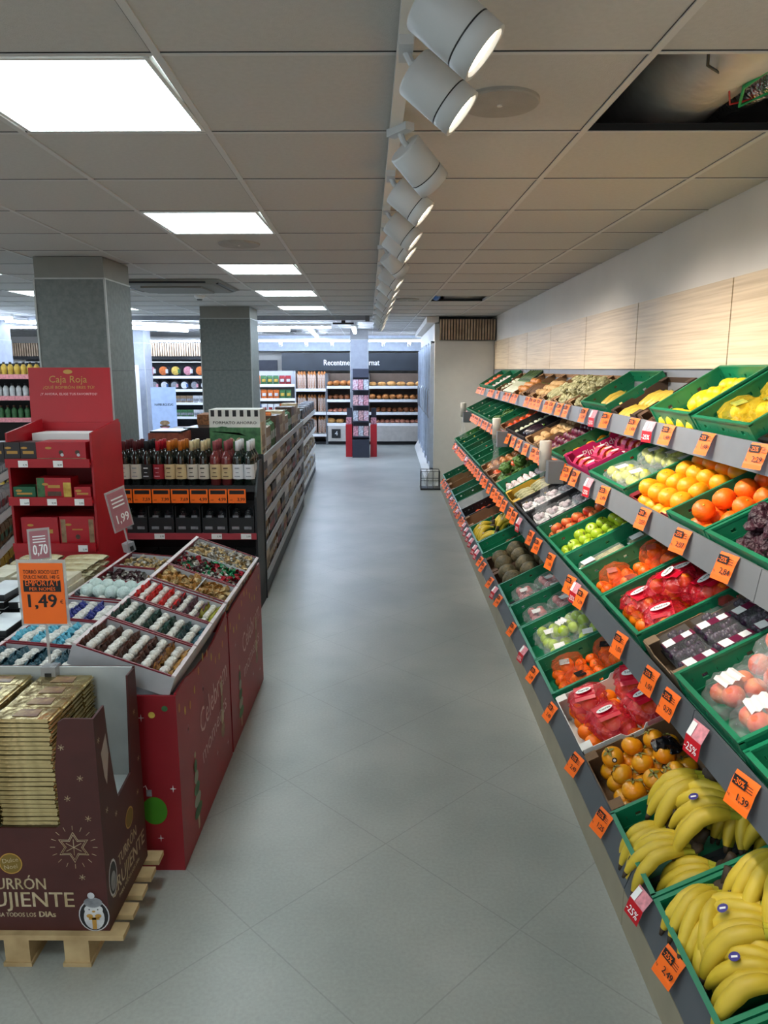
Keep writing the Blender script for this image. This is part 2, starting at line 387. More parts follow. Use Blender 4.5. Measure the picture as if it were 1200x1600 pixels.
ordn = ['first', 'second', 'third', 'fourth', 'fifth', 'sixth', 'seventh', 'eighth', 'ninth', 'tenth', 'eleventh', 'twelfth', 'thirteenth', 'fourteenth', 'fifteenth', 'sixteenth', 'seventeenth']
for i, y in enumerate(hy):
    hx = TX(y) + .03
    lab = 'white round track spotlight, %s from the viewer along the ceiling track' % ordn[max(i - 2, 0)] if i >= 2 else 'white track spotlight %s' % ('behind the top edge of the view, just overhead' if i else 'overhead behind the viewer')
    rz = 0 if i not in (4, 8) else R(35)
    place('spot', spot, TR(TX(y) + .072, y, CH - .13, 0 if not rz else rz), lab, 'track spotlights')
    lo = bpy.data.objects.new('spot_light', spl); col.objects.link(lo)
    dv = Matrix.Rotation(rz, 3, 'Z') @ AIMV; lo.location = Vector((TX(y) + .072, y, CH - .13)) + dv * .085
    lo.rotation_euler = (dv * -1).to_track_quat('Z', 'Y').to_euler()

# far linear lamps
def linear(x0, y0, x1, y1, z, lab, wdt=.07):
    o = root('linear_lamp', lab, 'ceiling lamp', ((x0 + x1) / 2, (y0 + y1) / 2, z), math.atan2(y1 - y0, x1 - x0), 'far linear lamps'); L = math.hypot(x1 - x0, y1 - y0) / 2
    MB().box(-L, L, -wdt / 2, wdt / 2, .0, .04, white).ob('housing', o); MB().box(-L + .01, L - .01, -wdt / 2 + .008, wdt / 2 - .008, -.032, 0, linm).ob('diffuser', o)
linear(-7.5, 12.2, -.95, 12.2, 2.33, 'long bright linear lamp running across the far ceiling')
linear(-2.6, 13.2, -1.75, 13.2, 2.33, 'short linear lamp just behind the long crossing lamp')
linear(-1.35, 12.6, -1.55, 16.0, 2.33, 'linear lamp running away toward the bread racks, left of the pale pillar')
linear(-.60, 12.3, -.66, 14.1, 2.33, 'linear lamp running away to the pale pillar')
linear(-5.4, 10.6, -3.6, 13.4, 2.33, 'diagonal linear lamp between the two grey columns, nearer one')
linear(-4.2, 10.6, -2.9, 12.0, 2.33, 'diagonal linear lamp between the two grey columns, further one')
linear(-5.6, 14.6, -2.6, 14.6, 2.2, 'linear lamp along the top of the slatted fridge front')
linear(-3.2, 16.1, .8, 16.1, 2.26, 'linear lamp track above the bread sign')
linear(-8.8, 8.0, -5.2, 9.6, 2.33, 'slanting linear lamp at the far left of the ceiling')
linear(-8.8, 9.9, -5.0, 10.0, 2.33, 'straight linear lamp at the far left of the ceiling')
o = root('ceiling_crossbar', 'grey bar across the ceiling where the far linear lamps begin', 'ceiling bar', (0, 10.87, CH - .03))  # plain crossbar under the ceiling, carries no lamps
MB().box(-7, -.33, -.03, .03, -.03, .026, M('bar_grey', (150, 154, 160), .4)).ob('bar', o); MB().box(-.36, -.30, -.05, .05, -.05, .028, rail).ob('end_cap', o)
o = root('emergency_light', 'small black emergency unit under the ceiling before the pillar', 'emergency light', (-.72, 11.6, CH - .05))
MB().box(-.16, .16, -.05, .05, -.025, .0, black).ob('body', o); MB().box(-.03, .03, -.03, .03, 0, .046, black).ob('mount', o)
for i in range(7):
    o = root('sign_spotlight', 'small spotlight above the bread sign, %s from the left' % ordn[i], 'spotlight', (-2.9 + i * .55, 16.12, 2.2), 0, 'small spotlights above the bread sign')
    MB().tube([(0, 0, .05), (0, 0, .0)], .01, white, 6).ob('stem', o); MB().tube([(0, 0, 0), (0, .06, -.05)], .035, white, 10).ob('head', o)

# ------------------------------------------------------------------ back: bread corner
signm = M('sign_dark', (40, 46, 52), .35, c2=(52, 60, 68), scale=1.2)
o = root('bread_sign', 'long dark sign board over the bread with white lettering', 'sign', (0, 17.0, 0))
MB().box(-2.46, 1.5, -.02, .06, 1.62, 2.01, signm).ob('board', o)
MB().text('Recentment enfornat', (-1.52, -.021, 1.74), (1, 0, 0), (0, 0, 1), .13, paper, width=1.27, bold=.006, off=.003).ob('lettering', o)
struct(MB().box(-3.15, -2.65, 17.56, 17.6, 0, 1.86, M('far_door', (88, 90, 100), .5)).ob('door_1'))
struct(MB().box(-4.2, 1.5, 17.1, 17.6, 2.06, CH, M('soffit', (205, 215, 228), .7)).ob('trim_20'))
paperb = M('bread_paper', (214, 196, 182), .7, c2=(186, 150, 128), scale=40)
crust = M('bread_crust', (196, 128, 62), .6, c2=(165, 95, 40), scale=20, bump=.3)
crust2 = M('bread_pale', (222, 172, 100), .6, c2=(196, 132, 66), scale=20)
crust3 = M('bread_pink', (214, 150, 130), .6, c2=(190, 110, 80), scale=25)
rackm = M('rack_cream', (180, 178, 172), .5)
def rack(x0, x1, y0, y1, zs, lab, back=rackm, top=1.56):
    o = root('bread_rack', lab, 'bread rack', ((x0 + x1) / 2, (y0 + y1) / 2, 0)); hx = (x1 - x0) / 2; hy_ = (y1 - y0) / 2
    for s in (-1, 1): MB().box(s * hx - .015, s * hx + .015, -hy_, hy_, 0, top, rail).ob('side_panel', o)
    MB().box(-hx, hx, hy_ - .02, hy_, 0, top, back).ob('back_panel', o)
    for z in zs:
        sh = MB().box(-hx, hx, -hy_, hy_ - .02, z - .03, z, rackm).ob('shelf', o); MB().box(-hx, hx, -hy_ - .012, -hy_, z - .05, z + .01, paper).ob('price_strip', sh)
    MB().box(-hx, hx, -hy_ + .03, hy_, 0, .06, black).ob('plinth', o)
    return o
rack(-2.35, -1.42, 16.4, 17.0, (.23, .71, 1.22), 'rack of paper wrapped baguettes left of the bakery case', M('rack_brown', (92, 78, 70), .6))
rack(-1.40, -.5, 16.4, 17.0, (.47, .71, .99, 1.28), 'bakery shelf bay between the baguettes and the pale pillar', M('rack_dark', (110, 92, 78), .6))
rack(-.48, .95, 16.4, 17.0, (.47, .71, .99, 1.28), 'long bakery display case right of the pale pillar', M('rack_dark', (110, 92, 78), .6))
MB()
o = tag(MB().box(-.46, .93, 16.35, 16.39, .08, .42, M('case_front', (196, 190, 182), .4)).ob('case_front_panel'), 'cream front panel under the long bakery display case', 'panel')
o = tag(MB().box(-1.38, -.52, 16.35, 16.39, .08, .42, M('case_front', (196, 190, 182), .4)).ob('case_front_panel'), 'cream front panel under the bakery bay left of the pillar', 'panel')
o = root('menu_board', 'small black square board with white mark under the bakery bay', 'sign', (-1.2, 16.335, .15)); MB().box(-.1, .1, 0, .01, 0, .2, ink).ob('board', o)
MB().text('4', (-.03, -.001, .06), (1, 0, 0), (0, 0, 1), .1, paper).ob('lettering', o)
def baguette():
    o = root('bagged_baguette', '', 'bread')
    MB().add([(-.024, -.026, 0), (.024, -.026, 0), (.024, .026, 0), (-.024, .026, 0), (-.029, -.032, .30), (.029, -.032, .27), (.029, .032, .30), (-.029, .032, .31)], [(0, 1, 5, 4), (1, 2, 6, 5), (2, 3, 7, 6), (3, 0, 4, 7), (0, 3, 2, 1)], paperb).ob('paper_bag', o)
    MB().tube([(0, 0, .02), (0, 0, .3), (0, 0, .35)], [.03, .032, .015], crust, 8).ob('baguette', o, True)
    return o
for si, (z, nm) in enumerate(((.23, 'bottom'), (.71, 'middle'), (1.22, 'top'))):
    for g in range(4):
        for q in range(3):
            place('bag', baguette, TR(-2.26 + g * .225 + q * .062 + (0), 16.62, z + .005, rnd(-.2, .2), rx=rnd(-.06, .02), s=1.08), 'paper bagged baguette on the %s shelf of the baguette rack' % nm, 'baguettes on the %s rack shelf' % nm)
def loaf(mat, rx, ry, rz_):
    def f():
        o = MB().ell((0, 0, rz_), (rx, ry, rz_), mat, 10, 6, lump=.05).ob('bread_loaf', smooth=True); tag(o, '', 'bread'); return o
    return f
lo_t = [('a', crust, .06, .1, .045, 'brown loaf'), ('b', crust2, .085, .05, .04, 'pale roll'), ('c', crust3, .045, .045, .03, 'glazed bun'), ('d', M('bread_dark', (150, 84, 40), .6, c2=(110, 60, 28), bump=.3), .05, .06, .04, 'dark bun')]
for bay, x0, x1 in (('bay left of the pillar', -1.34, -.58), ('case right of the pillar', -.40, .88)):
    for si, (z, nm) in enumerate(((.47, 'bottom'), (.71, 'third'), (.99, 'second'), (1.28, 'top'))):
        t = lo_t[(si + (1 if x1 < 0 else 2)) % 4]; x = x0
        while x < x1:
            for yy in (16.5, 16.68): place('loaf' + t[0], loaf(*t[1:5]), TR(x, yy, z + .002, rnd(-.3, .3), s=rnd(1.1, 1.45)), '%s on the %s shelf of the bakery %s' % (t[5], nm, bay), '%s bread, %s' % (nm, bay))
            x += t[2] * 2.5

# kiosk in front of the pale pillar
def kiosk():
    o = root('magazine_stand', 'tall dark magazine stand against the pale pillar', 'magazine stand', (-.56, 14.1, 0))
    MB().box(-.15, .15, .02, .1, 0, 1.66, M('stand_slate', (44, 48, 62), .5)).ob('back_panel', o)
    MB().box(-.16, .16, -.16, .1, 0, .34, M('stand_slate', (44, 48, 62), .5)).ob('base_box', o)
    for i in range(4): MB().box(-.155, .155, -.12, .03, .38 + i * .29, .40 + i * .29, M('stand_slate', (44, 48, 62), .5)).ob('tray', o)
    MB().box(-.15, .15, -.02, .02, 1.5, 1.66, M('stand_header', (58, 62, 78), .5)).ob('header', o)
kiosk()
magm = [M('cover_%d' % i, c, .4, c2=d, scale=30) for i, (c, d) in enumerate([((220, 160, 170), (120, 60, 80)), ((200, 210, 220), (120, 110, 120)), ((235, 180, 180), (90, 80, 90)), ((214, 205, 215), (160, 70, 90))])]
for i in range(4):
    for q in range(3):
        for k in range(2):
            def fm(mm=magm[(i + q) % 4]):
                o = MB().box(-.045, .045, -.004, .004, 0, .19, mm).ob('magazine'); return tag(o, '', 'magazine')
            place('mag%d' % ((i + q) % 4), fm, TR(-.66 + q * .1, 14.02 + k * .03, .402 + i * .29, rx=R(-12)), 'magazine in the %s tray of the dark stand' % ['bottom', 'third', 'second', 'top'][i], 'magazines, tray %s' % ['four', 'three', 'two', 'one'][i])
for s, x in ((0, -.80), (1, -.33)):
    o = root('red_display', 'red cardboard display on the %s of the dark magazine stand' % ['left', 'right'][s], 'display stand', (x, 14.2, 0))
    MB().box(-.05, .07, -.14, .14, 0, .62 , redc).ob('body', o); MB().box(-.04, .06, .1, .13, .62, .92, M('stand_slate', (44, 48, 62), .5)).ob('back_panel', o)
    for i in range(1): MB().box(-.04, .06, -.1, .1, .62 + i * .2, .74 + i * .2, magm[i]).ob('product_tray', o)

# ------------------------------------------------------------------ fridge on the right, end panel with slats
endp = M('fridge_end_panel', (226, 221, 212), .6, var=.03)
o = root('glass_door_fridge', 'tall glass door fridge along the right wall beyond the produce', 'fridge', (0, 0, 0))
MB().box(.64, 1.5, 10.9, 10.96, 0, 2.05, endp).ob('end_panel', o)
MB().box(.64, 1.5, 10.96, 15.8, 2.05, 2.3, endp).ob('canopy', o); MB().box(.66, 1.5, 10.96, 15.8, 0, .16, white).ob('plinth', o)
MB().box(1.4, 1.5, 10.96, 15.8, .16, 2.05, black).ob('back_panel', o)
MB().prism([(.64, 10.96, 0), (.56, 10.96, 0), (.52, 10.96, .02), (.60, 10.96, .17), (.64, 10.96, .17)], (0, 4.84, 0), white).ob('bumper', o)
for z in (.55, .95, 1.35, 1.7): MB().box(.75, 1.4, 10.96, 15.8, z - .02, z, white).ob('shelf', o)
for i in range(6):
    y = 10.98 + i * .8
    d = MB().box(.625, .632, y + .02, y + .77, .2, 2.03, glass).ob('glass_door', o)
    f = MB(); fw = M('door_frame_blue', (186, 196, 212), .4)
    for a in ((y, y + .03), (y + .77, y + .8)): f.box(.585, .645, *a, .17, 2.05, fw)
    f.box(.60, .645, y, y + .8, 2.02, 2.05, fw); f.box(.60, .645, y, y + .8, .17, .2, fw); f.ob('door_frame', d)
    MB().tube([(.60, y + .7, .9), (.58, y + .7, .95), (.58, y + .7, 1.3), (.60, y + .7, 1.35)], .01, steel, 6).ob('door_handle', d)
MB().box(.648, .66, 10.98, 15.78, 2.0, 2.03, M('added_strip_lamp', (220, 235, 255), .5, emit=14, var=0)).ob('lamp_strip', bpy.data.objects['glass_door_fridge'])  # glowing strip added inside the fridge to brighten its doors
prodm = [M('chilled_%d' % i, c, .5) for i, c in enumerate([(190, 200, 215), (150, 90, 80), (220, 200, 160), (110, 130, 150)])]
for z in (.16, .55, .95, 1.35):
    for i in range(14):
        def fp(mm=prodm[i % 4]): return tag(MB().box(-.1, .1, -.13, .13, 0, .2, mm).ob('chilled_pack'), '', 'food pack')
        place('chill%d' % (i % 4), fp, TR(.9, 11.2 + i * .33, z + .002), 'chilled pack behind the fridge doors, shelf %s' % {.16: 'at the bottom', .55: 'third down', .95: 'second down', 1.35: 'at the top'}[z], 'chilled packs at height %d' % int(z * 100))
# slatted screen
o = root('slatted_screen', 'wooden slatted screen above the fridge end panel', 'wooden screen', (0, 10.86, 0))
sl = M('slat_wood', (196, 170, 142), .6, c2=(168, 142, 116), scale=8)
MB().box(.70, 1.515, .0, .03, 2.06, 2.36, black).ob('backing', o)
for i in range(20): MB().box(.705 + i * .0405, .730 + i * .0405, -.03, 0, 2.065, 2.35, sl).ob('slat', o)
tag(MB().box(.52, .695, 10.9, 15.8, 2.31, 2.394, endp).ob('bulkhead'), 'pale bulkhead on top of the fridge under the ceiling', 'bulkhead')
# wire basket
o = root('wire_basket', 'small black wire basket on the floor at the far end of the produce', 'basket', (.56, 10.25, 0))
wb = MB()
for x in (-.13, -.04, .04, .13):
    for y in (-.12, .12): wb.tube([(x, y, .01), (x, y, .26)], .004, black, 5)
for z in (.01, .13, .26): wb.tube([(-.13, -.12, z), (.13, -.12, z), (.13, .12, z), (-.13, .12, z), (-.13, -.12, z)], .004, black, 5)
for y in (-.04, .04):
    for x in (-.13, .13): wb.tube([(x, y, .01), (x, y, .26)], .004, black, 5)
wb.ob('wire_frame', o); MB().box(-.14, .14, -.13, .13, .0, .02, black).ob('base', o)
tag(MB().lathe([(0, .02), (.07, .03), (.09, .1), (.06, .2), (.08, .25), (.03, .27), (0, .26)], film, 14, lump=.12).ob('plastic_bag', smooth=False, loc=(.56, 10.25, .003)), 'clear plastic bag crumpled inside the wire basket', 'bag')

# ------------------------------------------------------------------ produce shelving
TIERS = {  # front x, rail bottom z, rail top z, crate rim z, tilt, crate depth
    'D': (.70, .125, .215, .245, R(27), .58), 'C': (.85, .60, .70, .735, R(28), .58),
    'B': (1.00, 1.02, 1.115, 1.14, R(27), .48), 'A': (1.165, 1.325, 1.42, 1.455, R(32), .34)}
TNAME = {'D': 'bottom', 'C': 'third', 'B': 'second', 'A': 'top'}
joint = [.62, 1.95, 4.62, 7.28, 9.95]
for i in range(4):
    y0, y1 = joint[i] + .002, joint[i + 1] - .002
    o = root('produce_shelf', 'grey four tier sloping produce shelf section, %s from the viewer' % ordn[i], 'shelf unit', (0, 0, 0), 0, 'produce shelf sections')
    MB().box(.70, .72, y0, y1, 0, .12, kick).ob('plinth', o)
    for t, (x, za, zb, zr, tl, dp) in TIERS.items():
        le = .03 if t == 'D' else .014
        MB().prism([(x, y0, za), (x + le, y0, zb), (x + le + .008, y0, zb), (x + .008, y0, za)], (0, y1 - y0, 0), rail if t in 'AB' else M('rail_mid_grey', (82, 87, 92), .45, var=.05)).ob('price_rail', o)
        bx, bz = x + .02 + .13 * math.sin(tl) + .004, zr - .13 * math.cos(tl) - .006
        L = (XW - .025 - bx) / math.cos(tl)
        e = (bx + L * math.cos(tl), bz + L * math.sin(tl))
        MB().prism([(x + .012, y0, za + .005), (bx - .002, y0, bz - .006), (e[0], y0, e[1]), (e[0], y0, e[1] - .03), (bx, y0, bz - .04)], (0, y1 - y0, 0), raild).ob('shelf', o)
    MB().box(XW - .05, XW - .019, y0, y1, 0, 1.2, raild).ob('back_panel', o)
    for yy in (y0, y1 - .02): MB().prism([(.74, yy, .0), (XW - .05, yy, 0), (XW - .05, yy, .5), (.74, yy, .12)], (0, .02, 0), raild).ob('upright', o)

# --- crates: local x = depth into shelf, y = along aisle, z = up; origin at front bottom edge centre
def crate_mesh(dp, wd_, h, mat, slots=True):
    b = MB(); t = .008; hw = wd_ / 2
    b.box(0, dp, -hw, hw, 0, t, mat)
    def wall(p, q, n):
        p = Vector(p); q = Vector(q); L = (q - p).length; d = (q - p) / L; ang = math.atan2(d.y, d.x); T = Matrix.Translation(p) @ Matrix.Rotation(ang, 4, 'Z')
        if not slots: b.box(0, L, -t / 2, t / 2, t, h, mat, T); return
        b.box(0, L, -t / 2, t / 2, t, h * .70, mat, T); b.box(0, L, -t / 2, t / 2, h * .80, h, mat, T)
        k = max(5, int(L / .045))
        for i in range(k + 1):
            c = i * L / k; w2 = .030 if i % 3 else L / k * 1.3
            b.box(max(0, c - w2 / 2), min(L, c + w2 / 2), -t / 2, t / 2, h * .70, h * .80, mat, T)
    wall((0, -hw, 0), (0, hw, 0), 0); wall((dp, -hw, 0), (dp, hw, 0), 0)
    wall((0, -hw, 0), (dp, -hw, 0), 0); wall((0, hw, 0), (dp, hw, 0), 0)
    if slots:   # rolled rim and corner posts
        for a in ((-.008, dp + .008, -hw - .008, -hw + .006), (-.008, dp + .008, hw - .006, hw + .008), (-.008, .006, -hw, hw), (dp - .006, dp + .008, -hw, hw)): b.box(*a, h - .004, h + .004, mat); b.box(*a, h * .5, h * .5 + .005, mat)
        for x in (0, dp):
            for y in (-hw, hw): b.box(x - .008, x + .008, y - .008, y + .008, 0, h, mat)
    return b
def carton_mesh(dp, wd_, h, mat):
    b = MB(); t = .004; hw = wd_ / 2
    b.box(0, dp, -hw, hw, 0, t, mat); b.prism([(0, -hw, t), (0, hw, t), (0, hw, h), (0, hw * .6, h), (0, hw * .5, h * .8), (0, -hw * .5, h * .8), (0, -hw * .6, h), (0, -hw, h)], (t, 0, 0), mat)
    b.box(dp - t, dp, -hw, hw, t, h, mat)
    for s in (-1, 1):
        y = s * (hw - t / 2)
        b.prism([(0, y - t / 2, t), (dp, y - t / 2, t), (dp, y - t / 2, h), (dp * .62, y - t / 2, h), (dp * .58, y - t / 2, h * .85), (dp * .42, y - t / 2, h * .85), (dp * .38, y - t / 2, h), (0, y - t / 2, h)], (0, t, 0), mat)
    for x in (0, dp - .05):
        for s in (-1, 1): b.box(x + .004, x + .046, s * hw - (.05 if s > 0 else 0) , s * hw + (.05 if s < 0 else 0), h, h + .003, mat)
    return b
def frame_of(t, y, dy=0, h=.13):
    x, za, zb, zr, tl, dp = TIERS[t]
    return Matrix.Translation((x + .02 + .13 * math.sin(tl), y, zr - .13 * math.cos(tl))) @ Matrix.Rotation(-tl, 4, 'Y')
SLOTS = []
def crate(t, y0, y1, mat=green, h=.13, carton=False, lab='', dp=None, name=None, cat='crate', group=None, lift=0):
    dp = dp or TIERS[t][5]; wd_ = y1 - y0 - .012
    F = frame_of(t, (y0 + y1) / 2) @ Matrix.Translation((0, 0, lift))
    key = 'crate%s%.3f%.3f%.3f%s' % (mat.name, dp, wd_, h, carton)
    def f():
        o = (carton_mesh(dp, wd_, h, mat) if carton else crate_mesh(dp, wd_, h, mat, mat in (green, black))).ob(name or ('cardboard_box' if carton else 'produce_crate'))
        return tag(o, '', cat)
    place(key, f, F, lab, group); SLOTS.append((t, y0, y1, lab))
    return F, dp, wd_

# --- produce shapes
def fruitmat(n, c, c2, rough=.45, scale=14, bump=0, spec=.5): return M(n, c, rough, c2=c2, scale=scale, bump=bump, bscale=120, spec=spec)
fm_orange = fruitmat('orange_skin', (255, 138, 14), (246, 112, 8), .42, 20, .12)
fm_mand = fruitmat('mandarin_skin', (255, 126, 24), (250, 104, 14), .42, 20, .12)
fm_yorange = fruitmat('yellow_orange_skin', (255, 172, 20), (252, 150, 8), .42, 20, .1)
fm_lemon = fruitmat('lemon_skin', (248, 214, 40), (240, 196, 24), .45, 20, .12)
fm_rapple = fruitmat('red_apple_skin', (216, 52, 40), (240, 150, 80), .3, 16)
fm_gapple = fruitmat('green_apple_skin', (184, 206, 50), (160, 190, 40), .3, 14)
fm_peach = fruitmat('peach_skin', (214, 84, 60), (236, 150, 90), .6, 14)
fm_pers = fruitmat('persimmon_skin', (246, 150, 20), (206, 148, 26), .28, 8)
fm_banana = fruitmat('banana_skin', (212, 184, 54), (188, 162, 42), .5, 9)
fm_bneck = fruitmat('banana_neck', (170, 172, 52), (196, 184, 50), .5, 20)
fm_btip = fruitmat('banana_tip', (66, 50, 32), (40, 30, 20), .7, 40)
fm_pear = fruitmat('pear_skin', (206, 206, 92), (184, 190, 70), .45, 16)
fm_mango = fruitmat('mango_skin', (150, 120, 50), (110, 120, 50), .4, 8)
fm_potato = fruitmat('potato_skin', (206, 172, 120), (184, 146, 96), .7, 14)
fm_onion = fruitmat('onion_skin', (214, 150, 84), (190, 120, 60), .4, 10)
fm_ronion = fruitmat('red_onion_skin', (120, 40, 66), (86, 26, 46), .35, 10)
fm_garlic = fruitmat('garlic_skin', (236, 228, 222), (210, 190, 196), .5, 10)
fm_tomato = fruitmat('tomato_skin', (206, 48, 26), (224, 84, 30), .22, 6)
fm_ptom = fruitmat('pale_tomato_skin', (232, 118, 72), (222, 84, 50), .25, 6)
fm_veg = fruitmat('leaf_green', (92, 130, 50), (58, 96, 34), .5, 20, .4)
fm_pale = fruitmat('pale_leaf', (198, 192, 150), (132, 130, 84), .5, 20, .5)
fm_white = fruitmat('white_root', (232, 232, 214), (206, 210, 180), .5, 14)
fm_dark = fruitmat('dark_skin', (52, 34, 46), (30, 22, 30), .25, 10)
fm_melon = fruitmat('melon_skin', (112, 98, 66), (70, 66, 44), .6, 24, .5)
fm_brown = fruitmat('brown_skin', (120, 84, 52), (84, 56, 34), .7, 20, .3)
fm_lettuce = fruitmat('dark_lettuce', (74, 36, 48), (40, 24, 34), .45, 22, .6)
fm_squash = fruitmat('squash_skin', (226, 196, 90), (206, 170, 60), .4, 10)
def globe(mat, r, flat=.94, dimple=.12, n=16, stem=None, name='fruit', cat='fruit'):
    def f():
        prof = []
        for i in range(10):
            t = math.pi * i / 9; z = r * flat * math.cos(t); rr_ = r * math.sin(t)
            z -= dimple * r * math.exp(-(t / .45) ** 2) * (1 if i < 4 else 0)
            prof.append((max(rr_, 0), z + r * flat * .0))
        prof = prof[::-1]
        b = MB().lathe(prof, mat, n)
        if stem: b.tube([(0, 0, r * flat * (1 - dimple) - .004), (.002, 0, r * flat + .006)], .0022, stem, 5)
        else: b.lathe([(.004, r * flat * (1 - dimple)), (.003, r * flat * (1 - dimple) + .0015), (0, r * flat * (1 - dimple) + .0015)], fm_bneck, 6)
        return tag(b.ob(name, smooth=True), '', cat)
    return f
def oval(mat, a, b2, c, lump=0, name='fruit', cat='fruit', tip=0):
    def f():
        b = MB().ell((0, 0, 0), (a, b2, c), mat, 12, 8, lump=lump)
        if tip: b.ell((a * .95, 0, 0), (a * .2, b2 * .25, c * .25), mat, 8, 5)
        return tag(b.ob(name, smooth=True), '', cat)
    return f
stemm = M('stem_brown', (84, 66, 40), .8)
def persimmon():
    o = globe(fm_pers, .039, .86, .06, 18, name='persimmon')()
    c = MB()
    for k in range(4):
        g = k * math.pi / 2; c.add([(0, 0, .034), (.012 * math.cos(g - .6), .012 * math.sin(g - .6), .036), (.026 * math.cos(g), .026 * math.sin(g), .031), (.012 * math.cos(g + .6), .012 * math.sin(g + .6), .036)], [(0, 1, 2, 3)], fm_mango)
    c.tube([(0, 0, .033), (0, 0, .041)], .003, stemm, 6); c.ob('calyx', o, label='dry green brown calyx')
    s = MB().disc((.030, 0, .019), (0, 1, 0), (-.5, 0, .86), .009, ink, 12, off=.0030).disc((.030, 0, .019), (0, 1, 0), (-.5, 0, .86), .005, paper, 12, off=.0034); s.ob('sticker', o, label='small black and white sticker')
    return o
def finger(T, L=.19, r=.0175, sag=.05, b=None):
    pts = []; rad = []; N = 14
    for i in range(N + 1):
        s = i / N; x = .012 + L * s; z = sag * 4 * s * (1 - s) * (.92 if s > .5 else 1) - .02 * s * s; pts.append(T @ Vector((x, 0, z)))
        rad.append(r * (.42, .46, .62, .85, .97, 1, 1.02, 1.02, 1, .98, .92, .82, .66, .42, .24)[i])
    b = MB(); b.tube(pts[2:14], rad[2:14], fm_banana, 7, cap=False); b.tube(pts[:3], rad[:3], fm_bneck, 7, cap=False); b.tube(pts[13:], rad[13:], fm_btip, 7)
    return b
def bunch(n, spread, seed, two=False):
    def f():
        random.seed(seed); o = root('banana_bunch', '', 'bananas')
        MB().ell((.006, 0, .006), (.018, .012 + .005 * n, .013), fm_btip, 10, 6, lump=.12).tube([(.0, 0, .008), (-.018, 0, .024), (-.030, 0, .036)], [.014, .012, .011], fm_btip, 7).ob('crown', o, True, label='dark cut crown of the bunch')
        for i in range(n):
            q = (i - (n - 1) / 2); T = Matrix.Translation((0, q * .013, 0)) @ Matrix.Rotation(q * spread * .9 + rnd(-.06, .06), 4, 'Z') @ Matrix.Rotation(q * .12, 4, 'X') @ Matrix.Rotation(rnd(-.05, .08), 4, 'Y')
            bb = finger(T, rnd(.165, .20), rnd(.0165, .0185), rnd(.03, .045)).ob('banana', o, True)
            if i == n // 2 and seed in (30, 31, 33):
                c = T @ Vector((.095, 0, .036 + .0185)); st = MB(); st.disc((c.x, c.y, c.z + .002), (1, 0, 0), (0, 1, 0), .011, M('sticker_blue', (50, 40, 130), .4), 14).rect((c.x, c.y, c.z + .0026), (1, 0, 0), (0, 1, 0), .012, .005, paper, off=.0004)
                st.ob('sticker', bb, label='round blue sticker')
        if two:
            for i in range(n - 1):
                q = (i - (n - 2) / 2); T = Matrix.Translation((0, q * .012, -.022)) @ Matrix.Rotation(q * spread * 1.1, 4, 'Z') @ Matrix.Rotation(.12, 4, 'Y')
                finger(T, .17, .0165, .045).ob('banana', o, True)
        random.seed(seed + 50); return o
    return f
def bag(kind, fruitmat_, r, L, W, n, filmmat, labmat=None, labtxt=None, seed=1):
    """bag of fruit lying flat, long side on x"""
    def f():
        random.seed(seed); o = root(kind, '', 'bag of fruit')
        nx = max(2, int(L * .86 / (2 * r))); ny = max(1, int(W * .9 / (2 * r)))
        base = MB().ell((0, 0, 0), (r, r, r * .93), fruitmat_, 12, 8).mesh('fruit', True); c = 0
        for i in range(nx):
            for j in range(ny):
                fo = bpy.data.objects.new('fruit', base); col.objects.link(fo); fo.parent = o; KIDS.setdefault(o.name, []).append(fo)
                fo.location = ((i - (nx - 1) / 2) * 2 * r + rnd(-.004, .004), (j - (ny - 1) / 2) * 2 * r * .97, r + rnd(0, .006) + (r * .5 if (i + j) % 3 == 0 else 0)); fo.rotation_euler = (rnd(0, 3), rnd(0, 3), 0)
        fb = MB(); nu, nv = 18, 10; vs = []; fs = []
        for a in range(nu + 1):
            u = a / nu; x = (u - .5) * L * 1.12; e = min(1, math.sin(math.pi * u) ** .45 + .12)
            for k in range(nv):
                g = 2 * math.pi * k / nv; q = rnd(.88, 1.12)
                vs.append((x + rnd(-.006, .006), math.cos(g) * W * .58 * e * q, max(0, r * 1.25 * (1 + math.sin(g) * 1.15 * q) * e)))
        for a in range(nu):
            for k in range(nv): fs.append((a * nv + k, a * nv + (k + 1) % nv, (a + 1) * nv + (k + 1) % nv, (a + 1) * nv + k))
        fb.add(vs, fs, filmmat); fb.ob('wrap', o)
        if labmat:
            lm = MB(); z = r * 2.75; nx_ = 6
            ly = W * (.30 if labtxt else .17)
            for a in range(nx_):
                LL = L * (.52 if labtxt else .26); x0, x1 = -L * .30 + a * LL / nx_, -L * .30 + (a + 1) * LL / nx_; za, zb = z + (a % 2) * .006, z + ((a + 1) % 2) * .006
                lm.quad([(x0, -ly, za - .008), (x1, -ly, zb - .008), (x1, ly, zb), (x0, ly, za)], labmat)
            lo = lm.ob('label', o, label='printed label')
            if labtxt:
                t = MB(); t.disc((-L * .04, 0, z + .006), (0, -1, 0), (1, 0, 0), .036, paper, 18, off=.003, rad2=.018); t.text(labtxt, (-L * .04 - .006, 0, z + .006), (0, -1, 0), (1, 0, 0), .013, ink, 'C', off=.0042, bold=.001); t.ob('lettering', lo)
        random.seed(seed + 99); return o
    return f
pl_ = M('label_white', (236, 234, 230), .5)
redfilm = M('red_net', (214, 22, 50), .3, alpha=.45, spec=.7, bump=.8, bscale=60)
redlab = M('red_label', (206, 16, 48), .3, var=.15)
orfilm = M('orange_net', (244, 96, 20), .4, alpha=.22, bump=.6, bscale=80)
